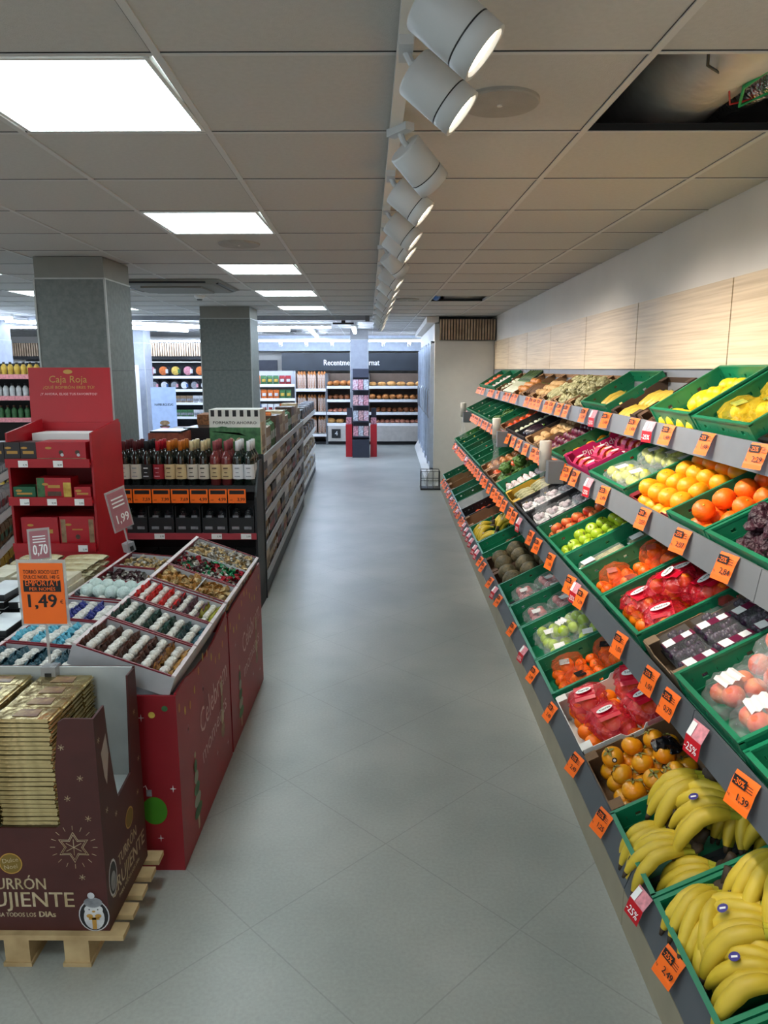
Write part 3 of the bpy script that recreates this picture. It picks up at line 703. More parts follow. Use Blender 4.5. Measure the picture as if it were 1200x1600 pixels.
BAGS = {
    'torres': bag('net_bag_of_oranges', fm_orange, .036, .24, .15, 8, redfilm, redlab, 'Torres', 3),
    'torres2': bag('net_bag_of_oranges', fm_mand, .030, .21, .13, 8, redfilm, redlab, 'Torres', 4),
    'mand': bag('net_bag_of_mandarins', fm_mand, .031, .20, .12, 8, orfilm, M('label_purple', (110, 50, 62), .4, c2=(200, 90, 50)), None, 5),
    'mand_dark': bag('bag_of_mandarins', fm_mand, .032, .20, .13, 8, orfilm, M('label_black', (20, 20, 22), .25), None, 6),
    'gapple': bag('bag_of_green_apples', fm_gapple, .031, .22, .15, 8, film, pl_, None, 7),
    'pink': bag('bag_of_pink_garlic', fruitmat('pink_bulb', (206, 130, 124), (176, 90, 96)), .026, .22, .15, 8, film, pl_, None, 8),
    'peach': bag('bag_of_peaches', fm_peach, .033, .25, .17, 8, film, pl_, None, 9),
    'pear': bag('bag_of_pears', fm_pear, .028, .21, .15, 8, film, pl_, None, 10),
    'lemon': bag('net_bag_of_lemons', fm_lemon, .030, .20, .12, 8, M('yellow_net', (236, 206, 40), .4, alpha=.3, bump=.6), M('label_green_yellow', (30, 110, 70), .4, c2=(230, 220, 90)), None, 11),
    'potato': bag('bag_of_potatoes', fm_potato, .030, .22, .15, 8, film, pl_, None, 12),
    'darkbag': bag('bag_of_red_onions', fm_ronion, .028, .21, .14, 8, filmd, pl_, None, 13),
}
fm_grape = fruitmat('grape_skin', (70, 36, 66), (34, 20, 44), .3, 30)
def punnet():
    o = root('grape_punnet', '', 'grapes'); MB().box(-.09, .09, -.06, .06, 0, .012, black).ob('tray', o)
    g = MB()
    for i in range(60): g.ell((rnd(-.075, .075), rnd(-.048, .048), rnd(.018, .05)), (.012, .012, .012), fm_grape, 8, 5)
    g.ob('grapes', o, True)['kind'] = 'stuff'
    MB().add([(-.09, -.06, 0), (.09, -.06, 0), (.09, .06, 0), (-.09, .06, 0), (-.084, -.054, .062), (.084, -.054, .062), (.084, .054, .062), (-.084, .054, .062)], [(0, 1, 5, 4), (1, 2, 6, 5), (2, 3, 7, 6), (3, 0, 4, 7), (4, 5, 6, 7)], lidf).ob('clear_lid', o)
    l = MB(); l.quad([(-.02, -.0555, .0625), (.02, -.0555, .0625), (.02, .0555, .0625), (-.02, .0555, .0625)], M('label_plum', (110, 20, 60), .4)); l.rect((0, -.03, .063), (1, 0, 0), (0, 1, 0), .035, .03, paper).rect((.0, .035, .063), (1, 0, 0), (0, 1, 0), .045, .034, paper); l.ob('label', o)
    return o
def clearpack(content, c2=None):
    def f():
        o = root('clear_tray_pack', '', 'food pack'); MB().box(-.07, .07, -.045, .045, 0, .010, paper).ob('tray', o)
        g = MB()
        for i in range(12): g.ell((rnd(-.055, .055), rnd(-.03, .03), rnd(.018, .03)), (.017, .015, .012), content, 7, 5)
        g.ob('contents', o, True)['kind'] = 'stuff'
        MB().add([(-.07, -.045, 0), (.07, -.045, 0), (.07, .045, 0), (-.07, .045, 0), (-.062, -.04, .045), (.062, -.04, .045), (.062, .04, .045), (-.062, .04, .045)], [(0, 1, 5, 4), (1, 2, 6, 5), (2, 3, 7, 6), (3, 0, 4, 7), (4, 5, 6, 7)], lidf).ob('clear_lid', o)
        return o
    return f
def leek():
    b = MB(); b.tube([(-.2, 0, 0), (-.05, 0, .0), (.04, 0, .004), (.2, 0, .01)], [.014, .013, .014, .02], fm_white, 7); b.tube([(.03, 0, .005), (.12, .01, .012), (.26, .015, .02)], [.0145, .02, .024], fm_veg, 7)
    b.tube([(.05, 0, .01), (.15, -.015, .02), (.25, -.02, .03)], [.012, .016, .012], M('leek_dark', (40, 64, 50), .5), 6); return tag(b.ob('leek', smooth=True), '', 'vegetable')
def leafy(mat, r=.07):
    def f():
        b = MB(); b.ell((0, 0, 0), (r * .75, r * .75, r * .6), mat, 12, 8, lump=.15)
        for i in range(12):
            g = rnd(0, 6.28); t = rnd(.2, 1.3); c = Vector((math.sin(t) * math.cos(g), math.sin(t) * math.sin(g), math.cos(t) * .8)) * r * .75
            b.ell(c, (r * .35, r * .35, r * .22), mat, 8, 5, lump=.25)
        return tag(b.ob('leafy_head'), '', 'vegetable')
    return f
def longveg(mat, r=.018, L=.18, mat2=None, name='long_vegetable'):
    def f():
        b = MB().tube([(-L / 2, 0, 0), (-L * .4, 0, 0), (0, 0, .008), (L * .4, 0, 0), (L / 2, 0, 0)], [r * .3, r * .9, r, r * .9, r * .3], mat, 8); b.tube([(L / 2 - .003, 0, 0), (L / 2 + .015, 0, .002)], r * .28, fm_veg, 5)
        return tag(b.ob(name, smooth=True), '', 'vegetable')
    return f
PROD = {
    'orange': (globe(fm_orange, .038, name='orange'), .038), 'yorange': (globe(fm_yorange, .042, name='orange'), .042), 'bigor': (globe(fm_mand, .040, name='orange'), .040),
    'lemon': (oval(fm_lemon, .038, .029, .029, tip=1, name='lemon'), .031), 'melon_y': (oval(fm_lemon, .075, .046, .046, name='yellow_squash', cat='vegetable'), .047),
    'rapple': (globe(fm_rapple, .036, .9, .3, stem=stemm, name='red_apple'), .036), 'gapple': (globe(fm_gapple, .035, .92, .3, stem=stemm, name='green_apple'), .035),
    'peach': (globe(fm_peach, .036, .95, .2, name='peach'), .036), 'mandarin': (globe(fm_mand, .031, .85, .1, name='mandarin'), .031), 'persimmon': (persimmon, .040),
    'tomato': (globe(fm_tomato, .032, .85, .18, name='tomato', cat='vegetable'), .032), 'ptomato': (globe(fm_ptom, .031, .85, .18, name='tomato', cat='vegetable'), .031), 'onion': (globe(fm_onion, .033, 1, -.15, name='onion', cat='vegetable'), .033),
    'ronion': (globe(fm_ronion, .033, 1, -.15, name='red_onion', cat='vegetable'), .033), 'garlic': (globe(fm_garlic, .026, .9, -.3, name='garlic_bulb', cat='vegetable'), .026), 'potato': (oval(fm_potato, .042, .03, .026, .06, 'potato', 'vegetable'), .031),
    'mushroom': (globe(fm_white, .022, .7, 0, name='mushroom', cat='vegetable'), .024), 'melon': (oval(fm_melon, .072, .068, .064, .02, 'melon'), .07), 'avocado': (oval(fm_brown, .045, .031, .03, .02, 'avocado'), .033),
    'kiwi': (oval(fm_brown, .032, .024, .024, .02, 'kiwi'), .026), 'plum': (globe(fm_dark, .024, 1, .1, name='plum'), .024), 'pear': (oval(fm_pear, .042, .030, .030, .01, 'pear'), .032),
    'cabbage': (leafy(fm_pale, .052), .05), 'lettuce': (leafy(fm_veg, .07), .065), 'redleaf': (leafy(fm_lettuce, .055), .045), 'endive': (longveg(fm_pale, .022, .14, name='endive'), .03),
    'cucumber': (longveg(fm_veg, .019, .2, name='cucumber'), .026), 'aubergine': (longveg(fm_dark, .032, .17, name='aubergine'), .036), 'carrot': (longveg(fm_ptom, .014, .17, name='carrot'), .022), 'squash': (longveg(fm_squash, .028, .16, name='squash'), .034),
    'sweet': (longveg(fm_brown, .024, .16, name='sweet_potato'), .03), 'radish': (globe(fruitmat('radish_skin', (200, 40, 80), (170, 30, 60)), .018, name='radish', cat='vegetable'), .02),
}
CNT = [0]
def fill(F, dp, wd_, kind, lab, layers=1, x0=.03, x1=None, jit=.004, base=.009, stagger=True, heap=0, cnt=None, lay=None):
    fn, r = PROD[kind]; x1 = x1 or dp - .02
    longish = kind in ('cucumber', 'aubergine', 'carrot', 'squash', 'leek', 'endive', 'sweet')
    px = {'cucumber': .2, 'aubergine': .17, 'carrot': .17, 'squash': .16, 'endive': .14, 'sweet': .16, 'melon_y': .15, 'potato': .07, 'avocado': .075}.get(kind, 2.03 * r)
    py = 2.03 * r
    if kind == 'melon_y': py = .095
    grp = lab
    for l in range(layers):
        ny = int((wd_ - .02 + (.001)) / py) - (l % 2); nx = max(1, int((x1 - x0 + .01) / (px * .95)) - l)
        for i in range(nx):
            for j in range(max(1, ny)):
                x = x0 + r + i * px * .96 + (px * .4 if l % 2 else 0); y = (j - (ny - 1) / 2) * (wd_ - .02) / max(ny, 1)
                if stagger and i % 2: y += py * .12
                if random.random() < .03 * l: continue
                z = base + r * .95 + l * r * 1.45 + heap * max(0, (x - dp * .45)) * .5
                T = F @ TR(x + rnd(-jit, jit), y + rnd(-jit, jit), z + rnd(0, jit), rnd(-.15, .15) if longish or kind in ('melon_y', 'leek') else rnd(0, 6.28), 0 if longish else rnd(-.5, .5), R(27) + rnd(-.4, .2) if not longish else 0, s=rnd(.94, 1.04))
                place('p_' + kind, fn, T, lab, grp); CNT[0] += 1
def fillbag(F, spots, key, labs, group):
    for n, (x, y, z, a, *rest) in enumerate(spots):
        place('bag_' + key, BAGS[key], F @ TR(x, y, z, a, 0, rest[0] if rest else 0, s=rest[1] if len(rest) > 1 else 1), labs if isinstance(labs, str) else labs[n], group if isinstance(labs, str) else None)

BUN = {}
for i, (n, sp_, two) in enumerate([(4, .20, True), (5, .17, True), (3, .2, False), (5, .2, False), (4, .17, False)]): BUN[i] = bunch(n, sp_, 30 + i, two)
def bn(F, x, y, z, a, k, lab, s=1, tilt=0, roll=0): place('bun%d' % k, BUN[k], F @ TR(x - .01, y, z + .03, R(a) + rnd(-.25, .25), roll, tilt + rnd(.0, .22), s * 1.14), lab)

# ===== bottom tier, from the viewer outward
F, d, wd_ = crate('D', .93, 1.35, lab='green crate of bananas at the very front of the bottom tier')
for q, (x, y, z, a, k) in enumerate([(.20, -.10, .08, 160, 1), (.25, .12, .09, 195, 0), (.42, .02, .10, 170, 3), (.50, -.1, .10, 150, 1), (.5, .14, .11, 200, 4), (.26, .0, .135, 185, 3)]):
    bn(F, x, y, z, a, k, 'yellow banana bunch in the frontmost crate, %s' % ['low on the aisle side near the viewer', 'low on the aisle side', 'in the middle', 'at the back near the viewer', 'at the back', 'on top of the others'][q])
F, d, wd_ = crate('D', 1.36, 1.755, lab='second green banana crate from the viewer on the bottom tier')
for q, (x, y, z, a, k, s) in enumerate([(.22, -.13, .08, 172, 3, 1.05), (.17, .10, .07, 205, 2, 1.0), (.26, -.03, .11, 165, 1, 1.1), (.40, .05, .09, 185, 0, 1), (.45, -.12, .10, 160, 4, 1), (.5, .13, .10, 200, 1, 1), (.38, .13, .13, 190, 4, 1.05), (.19, .16, .085, 205, 4, 1.0)]):
    bn(F, x, y, z, a, k, 'banana bunch in the second crate, %s' % ['lowest, nearest the viewer with blue sticker', 'small pair drooping over the aisle edge', 'large centre bunch pointing at the aisle', 'middle bunch under others', 'back bunch toward the viewer', 'back bunch away from the viewer', 'top bunch lying over the green divider', 'front bunch beside the green divider'][q], s)
F, d, wd_ = crate('D', 1.765, 2.155, lab='third green banana crate from the viewer, beside the persimmons')
for q, (x, y, z, a, k, s, tl) in enumerate([(.16, .06, .075, 190, 2, 1.0, 0), (.19, -.06, .08, 178, 4, 1.0, 0), (.22, -.15, .05, 172, 2, 1, 0), (.34, .12, .13, 182, 2, 1.15, 0), (.36, -.05, .12, 168, 3, 1.15, 0), (.44, .02, .10, 200, 1, 1, 0), (.50, -.12, .10, 160, 0, 1, 0), (.52, .1, .12, 190, 1, 1, 0)]):
    bn(F, x, y, z, a, k, 'banana bunch in the third crate, %s' % ['upper one with its stem against the persimmon box', 'left side with blue sticker over the aisle edge', 'lowest on the left', 'big top bunch lying beside the persimmons', 'big centre bunch with blue sticker', 'behind the centre bunch', 'back near the viewer', 'back beside the price rail'][q], s, tl)
F, d, wd_ = crate('D', 2.17, 2.535, M('carton_black_brown', (120, 92, 64), .8, c2=(100, 74, 50)), carton=True, h=.12, dp=.40, lab='open brown cardboard box of persimmons beside the bananas')
fill(F, d, wd_, 'persimmon', 'ripe orange persimmon in the brown box', 2, x0=.02, x1=.33)
tag(MB().ell((0, 0, 0), (.05, .045, .03), M('black_foil', (20, 20, 24), .25, bump=.8), 12, 8, lump=.25).ob('packing_paper', loc=F @ Vector((.27, .02, .12))), 'crumpled black packing paper among the persimmons', 'paper')
F2, d, wd_ = crate('D', 2.17, 2.535, cardd, carton=True, h=.1, dp=.17, lab='second brown box with dark fruit behind the persimmons', lift=0)
bpy.context.view_layer.update()
o = [x for x in bpy.data.objects if x.get('label') == 'second brown box with dark fruit behind the persimmons'][0]; o.matrix_world = F2 @ Matrix.Translation((.41, 0, 0)); fill(F2 @ Matrix.Translation((.41, 0, 0)), .17, wd_, 'avocado', 'dark fruit in the box behind the persimmons', 1)
F, d, wd_ = crate('D', 2.55, 3.02, M('carton_white', (226, 224, 218), .7), carton=True, h=.12, dp=.42, lab='white edged cardboard box of red netted oranges')
fill(F, d, wd_, 'orange', 'loose looking orange at the bottom of the white edged box', 1, x0=.02)
fillbag(F, [(.12, .12, .06, R(80), 0, .95), (.15, -.10, .07, R(95), 0, .95), (.33, .08, .08, R(70), -.2, 1), (.30, -.12, .08, R(100), 0, .95)], 'torres', ['red netted orange bag at the aisle corner of the white box', 'red netted orange bag nearest the persimmons', 'red netted orange bag at the back of the white box', 'red netted orange bag with its label toward the back'], None)
F, d, wd_ = crate('D', 3.035, 3.41, lab='green crate of mandarins in dark labelled nets, bottom tier')
fill(F, d, wd_, 'mandarin', 'orange mandarin loose in the crate with black labels', 1)
fillbag(F, [(.12, .08, .05, R(80)), (.14, -.09, .05, R(100)), (.33, .07, .05, R(70)), (.33, -.09, .06, R(105)), (.5, 0, .06, R(90))], 'mand_dark', 'net of mandarins with black label on the bottom tier', 'black label mandarin nets')
F, d, wd_ = crate('D', 3.42, 3.87, lab='green crate of bagged green apples, bottom tier')
fillbag(F, [(.13, .10, .03, R(90), 0, 1.05), (.14, -.11, .03, R(85), 0, 1.05), (.3, .1, .04, R(95)), (.3, -.11, .04, R(80)), (.46, .05, .05, R(90)), (.24, 0, .085, R(20))], 'gapple', 'clear bag of green apples with white label on the bottom tier', 'bags of green apples')
for y0, y1, nm in ((3.88, 4.245, 'nearer'), (4.255, 4.70, 'further')):
    F, d, wd_ = crate('D', y0, y1, lab='green crate of pink bulbs in clear bags, the %s one' % nm)
    fillbag(F, [(.13, .09, .02, R(90)), (.14, -.09, .02, R(80)), (.3, .08, .03, R(100)), (.31, -.09, .03, R(85)), (.46, 0, .04, R(90))], 'pink', 'clear bag of pinkish bulbs in the %s crate' % nm, 'pink bulb bags, %s crate' % nm)
for y0, y1, nm in ((4.72, 5.12, 'nearer'), (5.13, 5.53, 'further')):
    F, d, wd_ = crate('D', y0, y1, cardd, carton=True, h=.09, lab='dark brown carton of melons on the bottom tier, %s' % nm)
    fill(F, d, wd_, 'melon', 'rough skinned brown green melon in the %s carton' % nm, 1)
F, d, wd_ = crate('D', 5.54, 5.90, lab='empty looking green crate beyond the melons'); fill(F, d, wd_, 'kiwi', 'small brown fruit in the green crate beyond the melons', 1, x0=.2)
F, d, wd_ = crate('D', 5.92, 6.52, lab='green crate of bananas halfway down the bottom tier')
for q, (x, y, z, a, k) in enumerate([(.2, -.17, .07, 170, 1), (.2, .05, .08, 195, 3), (.22, .22, .07, 180, 0), (.4, -.1, .09, 160, 0), (.42, .12, .09, 200, 1), (.5, 0, .1, 180, 3)]): bn(F, x, y, z, a, k, 'far banana bunch %s halfway down the bottom tier' % ['at the near aisle corner', 'at the aisle side centre', 'at the far aisle corner', 'in the near back half', 'in the far back half', 'at the very back'][q])
far = [(6.55, 6.95, 'radish', card, 'red radishes'), (6.96, 7.36, 'tomato', black, 'dark red tomatoes'), (7.37, 7.77, 'mushroom', M('tray_white', (220, 222, 224), .5), 'white mushrooms'), (7.78, 8.18, 'ptomato', green, 'pale tomatoes'), (8.19, 8.59, 'garlic', green, 'white bulbs'), (8.60, 9.0, 'potato', card, 'potatoes'), (9.01, 9.41, 'mushroom', card, 'brownish mushrooms'), (9.42, 9.93, 'kiwi', green, 'brown kiwis')]
for y0, y1, k, mt, nm in far:
    F, d, wd_ = crate('D', y0, y1, mt, carton=mt is card, lab='%s of %s toward the far end of the bottom tier' % ('cardboard box' if mt is card else 'crate', nm)); fill(F, d, wd_, k, '%s toward the far end of the bottom tier' % nm, 1, x0=.02 + rnd(0, .1))

# ===== third tier
F, d, wd_ = crate('C', 1.16, 1.66, lab='big green crate at the right edge of the third tier'); fillbag(F, [(.2, .12, .02, R(80)), (.4, -.1, .03, R(100)), (.2, -.12, .02, R(80)), (.42, .1, .03, R(85))], 'peach', 'clear bag of peaches in the crate at the right edge', 'peach bags at the right edge')
F, d, wd_ = crate('C', 1.67, 2.085, h=.15, lab='green crate of peaches in clear bags, third tier')
fillbag(F, [(.15, .095, .05, R(8)), (.15, -.095, .06, R(-6)), (.36, .09, .07, R(0)), (.37, -.09, .08, R(10)), (.26, 0, .13, R(60))], 'peach', ['clear bag of peaches at the aisle corner near the grapes', 'clear bag of peaches at the aisle corner nearest the viewer', 'clear bag of peaches in the middle beside the grapes', 'clear bag of peaches with barcode label in the middle', 'clear bag of peaches at the back of the crate'], None)
F, d, wd_ = crate('C', 2.10, 2.43, M('carton_tan', (134, 110, 84), .8), carton=True, h=.12, lab='brown carton of dark grape punnets, third tier')
for i in range(4):
    for j in range(2): place('punnet', punnet, F @ TR(.10 + i * .125, -.08 + j * .16, .045 + rnd(0, .01), R(90) + rnd(-.1, .1), rnd(-.06, .06)), 'clear punnet of black grapes with plum label in the brown carton', 'black grape punnets')
F, d, wd_ = crate('C', 2.44, 2.88, h=.14, lab='green crate of red netted oranges, third tier')
fill(F, d, wd_, 'orange', 'orange among the red nets on the third tier', 1)
fillbag(F, [(.12, .11, .05, R(95), 0, 1.05), (.13, -.10, .05, R(75), 0, 1.05), (.30, .10, .07, R(80), 0, 1.05), (.31, -.11, .08, R(110), 0, 1.05), (.48, .08, .07, R(90)), (.48, -.1, .08, R(70)), (.22, .0, .12, R(130))], 'torres2', 'red net of oranges with white oval label in the third tier crate', 'red orange nets on the third tier')
F, d, wd_ = crate('C', 2.89, 3.27, h=.14, lab='green crate of mandarins in purple labelled nets, third tier')
fill(F, d, wd_, 'mandarin', 'mandarin loose among the purple labelled nets', 1)
fillbag(F, [(.12, .08, .045, R(80)), (.14, -.09, .05, R(100)), (.32, .08, .06, R(70)), (.33, -.09, .06, R(100)), (.5, .0, .06, R(90))], 'mand', 'net of mandarins with brown purple label on the third tier', 'purple label mandarin nets')
F, d, wd_ = crate('C', 3.28, 3.57, h=.13, lab='narrow green crate of wrapped long vegetables, third tier')
for i in range(2):
    for j in range(2):
        def leekpack():
            o = root('wrapped_vegetable', '', 'vegetable pack')
            for q in (-1, 0, 1): MB().tube([(-.11, q * .018, .012), (0, q * .018, .015), (.11, q * .02, .012)], [.006, .009, .010], fm_pale, 6).ob('stalk', o, True)
            MB().box(-.12, .12, -.035, .035, 0, .004, paper).ob('tray', o); MB().add([(-.12, -.035, .004), (.12, -.035, .004), (.12, .035, .004), (-.12, .035, .004), (-.11, -.03, .03), (.11, -.03, .03), (.11, .03, .03), (-.11, .03, .03)], [(0, 1, 5, 4), (1, 2, 6, 5), (2, 3, 7, 6), (3, 0, 4, 7), (4, 5, 6, 7)], film).ob('clear_wrap', o)
            MB().box(-.1, -.04, -.031, .031, .0305, .032, paper).ob('label', o); return o
        place('leekpack', leekpack, F @ TR(.15 + i * .26, -.06 + j * .11, .06, rnd(-.1, .1)), 'wrapped pale stalks in the narrow green crate', 'wrapped stalk packs')
F, d, wd_ = crate('C', 3.58, 3.945, lab='green crate of green apples on the third tier'); fill(F, d, wd_, 'gapple', 'loose yellow green apple on the third tier', 2, x0=.02, x1=.54)
F, d, wd_ = crate('C', 3.95, 4.26, lab='green crate of red apples on the third tier'); fill(F, d, wd_, 'rapple', 'loose red apple on the third tier', 2, x0=.02, x1=.55)
for y0, y1, nm in ((4.27, 4.66, 'nearer'), (4.67, 5.06, 'further')):
    F, d, wd_ = crate('C', y0, y1, black, lab='black crate of clear trays, the %s one' % nm)
    for i in range(6):
        for j in range(2): place('cpack', clearpack(fm_garlic), F @ TR(.07 + i * .092, -.09 + j * .17, .07 + rnd(0, .012), R(90) + rnd(-.15, .15)), 'clear tray pack in the %s black crate' % nm, 'clear packs, %s black crate' % nm)
F, d, wd_ = crate('C', 5.07, 5.5, M('carton_yellow', (214, 168, 52), .7), carton=True, lab='yellow carton of long pale packs, third tier'); fill(F, d, wd_, 'endive', 'pale endive in the yellow carton', 2)
F, d, wd_ = crate('C', 5.51, 5.96, lab='green crate of white bulbs beside the yellow carton'); fill(F, d, wd_, 'garlic', 'white garlic bulb in the crate beside the yellow carton', 2); 
farC = [(5.97, 6.3, 'lettuce', card, 'leafy green heads'), (6.31, 6.68, 'ptomato', card, 'pale red tomatoes'), (6.69, 7.05, 'onion', card, 'golden onions'), (7.06, 7.45, 'endive', green, 'pale endives'), (7.46, 7.85, 'cucumber', green, 'dark cucumbers'), (7.86, 8.25, 'garlic', green, 'white bulbs'), (8.26, 8.65, 'carrot', green, 'carrots'), (8.66, 9.05, 'cucumber', green, 'courgettes'), (9.06, 9.45, 'potato', green, 'potatoes'), (9.46, 9.93, 'lemon', green, 'yellow green fruit')]
for q, (y0, y1, k, mt, nm) in enumerate(farC):
    F, d, wd_ = crate('C', y0, y1, mt, carton=mt is card, lab='%s of %s toward the far end of the third tier' % ('cardboard box' if mt is card else 'green crate', nm)); fill(F, d, wd_, k, '%s toward the far end of the third tier' % nm, 2 if q < 3 else 1, x0=.02 + (0 if q < 4 else rnd(.05, .25)))

# ===== second tier
F, d, wd_ = crate('B', 1.2, 1.9, lab='green crate at the right edge of the second tier'); fill(F, d, wd_, 'plum', 'dark plum in the crate at the right edge', 1)
F, d, wd_ = crate('B', 1.92, 2.32, h=.13, lab='green crate of dark leafy heads, second tier'); fill(F, d, wd_, 'redleaf', 'dark red leafy head on the second tier', 2, x0=.06)
F, d, wd_ = crate('B', 2.335, 2.66, h=.13, lab='green crate of loose deep oranges, second tier'); fill(F, d, wd_, 'bigor', 'large deep orange in the green crate on the second tier', 2, x0=.02)
F, d, wd_ = crate('B', 2.67, 3.16, M('carton_red_black', (120, 20, 36), .5), carton=True, h=.10, lab='dark red carton of golden oranges, second tier'); fill(F, d, wd_, 'yorange', 'golden yellow orange in the dark red carton', 2, x0=.0, x1=.46)
F, d, wd_ = crate('B', 3.17, 3.74, lab='wide green crate of pears under film, second tier')
fillbag(F, [(.12, .17, .04, R(90), 0, 1.05), (.13, -.02, .04, R(85), 0, 1.05), (.12, -.2, .03, R(95)), (.3, .17, .05, R(80)), (.31, -.02, .05, R(95)), (.3, -.2, .05, R(90)), (.43, 0, .05, R(90))], 'pear', 'clear bag of yellow green pears on the second tier', 'pear bags')
mag = M('carton_magenta', (190, 20, 96), .5, var=.05); magl = M('tray_pink', (236, 90, 130), .45, c2=(214, 50, 104))
F, d, wd_ = crate('B', 3.75, 4.29, mag, carton=True, h=.15, lab='magenta carton of wrapped pink apple trays, second tier')
t = MB(); yw = wd_ / 2 - .006
t.text('Pink Lady', tuple((.10, yw, .085)), (1, 0, 0), (0, 0, 1), .040, paper, off=.001); oo = tag(t.ob('box_lettering'), None, None)
oo.parent = PR['crate%s%.3f%.3f%.3f%s' % (mag.name, TIERS['B'][5], wd_, .15, True)]
for p in oo.data.vertices: pass
def pinktray():
    o = root('apple_tray', '', 'apple pack'); MB().box(-.09, .09, -.055, .055, 0, .02, magl).ob('sleeve', o)
    for i in (-1, 0, 1): MB().ell((i * .056, 0, .03), (.028, .034, .026), fm_rapple, 12, 7).ob('apple', o, True)
    b = MB()
    for i in range(6):
        a0, a1 = math.pi * i / 6, math.pi * (i + 1) / 6; b.quad([(-.03 , -math.cos(a0) * .056, .018 + math.sin(a0) * .042), (.03, -math.cos(a0) * .056, .018 + math.sin(a0) * .042), (.03, -math.cos(a1) * .056, .018 + math.sin(a1) * .042), (-.03, -math.cos(a1) * .056, .018 + math.sin(a1) * .042)], magl)
    b.ob('paper_band', o); MB().disc((0, 0, .0605), (1, 0, 0), (0, 1, 0), .022, pl_, 14).ob('label', o); return o
for i in range(3):
    for j in range(4): place('pinktray', pinktray, F @ TR(.07 + i * .13, -.19 + j * .125, .06, R(90) + rnd(-.1, .1), rnd(-.1, .1)), 'pink banded tray of apples in the magenta carton', 'pink apple trays')
F, d, wd_ = crate('B', 4.30, 4.67, lab='green crate of big yellow fruit, second tier'); fill(F, d, wd_, 'yorange', 'yellow grapefruit in the green crate on the second tier', 1, x0=.02)
farB = [(4.68, 5.15, 'ronion', card, 'purple onions'), (5.16, 5.6, 'potato', card, 'small yellow potatoes'), (5.61, 6.0, 'aubergine', black, 'glossy aubergines'), (6.01, 6.5, 'mushroom', black, 'packed white mushrooms'), (6.51, 6.9, 'tomato', card, 'red tomatoes'), (6.91, 7.35, 'cucumber', green, 'cucumbers'), (7.36, 7.8, 'lettuce', green, 'dark leafy heads'), (7.81, 8.25, 'cucumber', green, 'courgettes'), (8.26, 8.7, 'garlic', green, 'pale bulbs'), (8.71, 9.2, 'endive', green, 'pale endives'), (9.21, 9.93, 'radish', green, 'radishes')]
for q, (y0, y1, k, mt, nm) in enumerate(farB):
    F, d, wd_ = crate('B', y0, y1, mt, carton=mt is card, lab='%s of %s toward the far end of the second tier' % ('cardboard box' if mt is card else 'crate', nm)); fill(F, d, wd_, k, '%s toward the far end of the second tier' % nm, 2 if q < 5 else 1, x0=.02)

# ===== top tier
F, d, wd_ = crate('A', 2.02, 2.40, black, h=.10, lab='black crate at the right edge of the top tier'); fill(F, d, wd_, 'lemon', 'yellow lemon in the black crate at the right edge', 1)
F, d, wd_ = crate('A', 2.42, 2.88, h=.15, lab='green crate of netted lemons with green labels, top tier'); fill(F, d, wd_, 'lemon', 'lemon lying under the nets on the top tier', 1)
fillbag(F, [(.12, .11, .06, R(80), 0, 1.1), (.14, -.08, .07, R(100), 0, 1.1), (.26, .02, .08, R(90), 0, 1)], 'lemon', ['net of lemons with green label beside the yellow squash crate', 'net of lemons nearest the viewer on the top tier', 'net of lemons at the back of the top tier crate'], None)
F, d, wd_ = crate('A', 2.90, 3.34, h=.16, lab='green crate of yellow squash, top tier'); fill(F, d, wd_, 'melon_y', 'big smooth yellow squash on the top tier', 1, x0=.0, base=.03); fill(F @ Matrix.Translation((0, 0, .06)), d, wd_ * .7, 'lemon', 'small yellow fruit on the squash', 1, x0=.14)
kk = [(3.36, 3.62, 'sweet', cardd, 'brown sweet potatoes'), (3.64, 4.06, 'squash', M('crate_wood_dark', (74, 56, 44), .8), 'yellow squash pieces'), (4.08, 4.62, 'squash', green, 'few pale squashes'), (4.64, 5.05, 'cabbage', card, 'pale cabbages in a dark box'), (5.06, 5.5, 'cabbage', card, 'pale leafy heads'), (5.52, 5.95, 'endive', card, 'pale artichoke buds'), (5.96, 6.4, 'potato', card, 'brown tubers'), (6.41, 6.85, 'sweet', card, 'brown roots'), (6.86, 7.3, 'onion', card, 'tan onions'), (8.06, 8.5, 'mushroom', card, 'white roots'), (8.51, 9.2, 'garlic', green, 'white bulbs'), (9.21, 9.93, 'ptomato', green, 'mixed vegetables')]
for q, (y0, y1, k, mt, nm) in enumerate(kk):
    F, d, wd_ = crate('A', y0, y1, mt, carton=mt is not green, h=.10 if mt is not green else .13, lab='%s of %s on the top tier' % ('green crate' if mt is green else 'box', nm)); fill(F, d, wd_, k, '%s on the top tier' % nm, 1 if q < 3 else 2, x0=.02 if q != 2 else .12)
F, d, wd_ = crate('A', 7.32, 8.04, card, carton=True, h=.08, lab='cardboard box of leeks on the top tier')
for i in range(9):
    for l in range(2): place('leek', leek, F @ TR(.16, -.3 + i * .075, .05 + l * .04, rnd(-.1, .1), s=.8), 'long white and green leek on the top tier', 'leeks on the top tier')

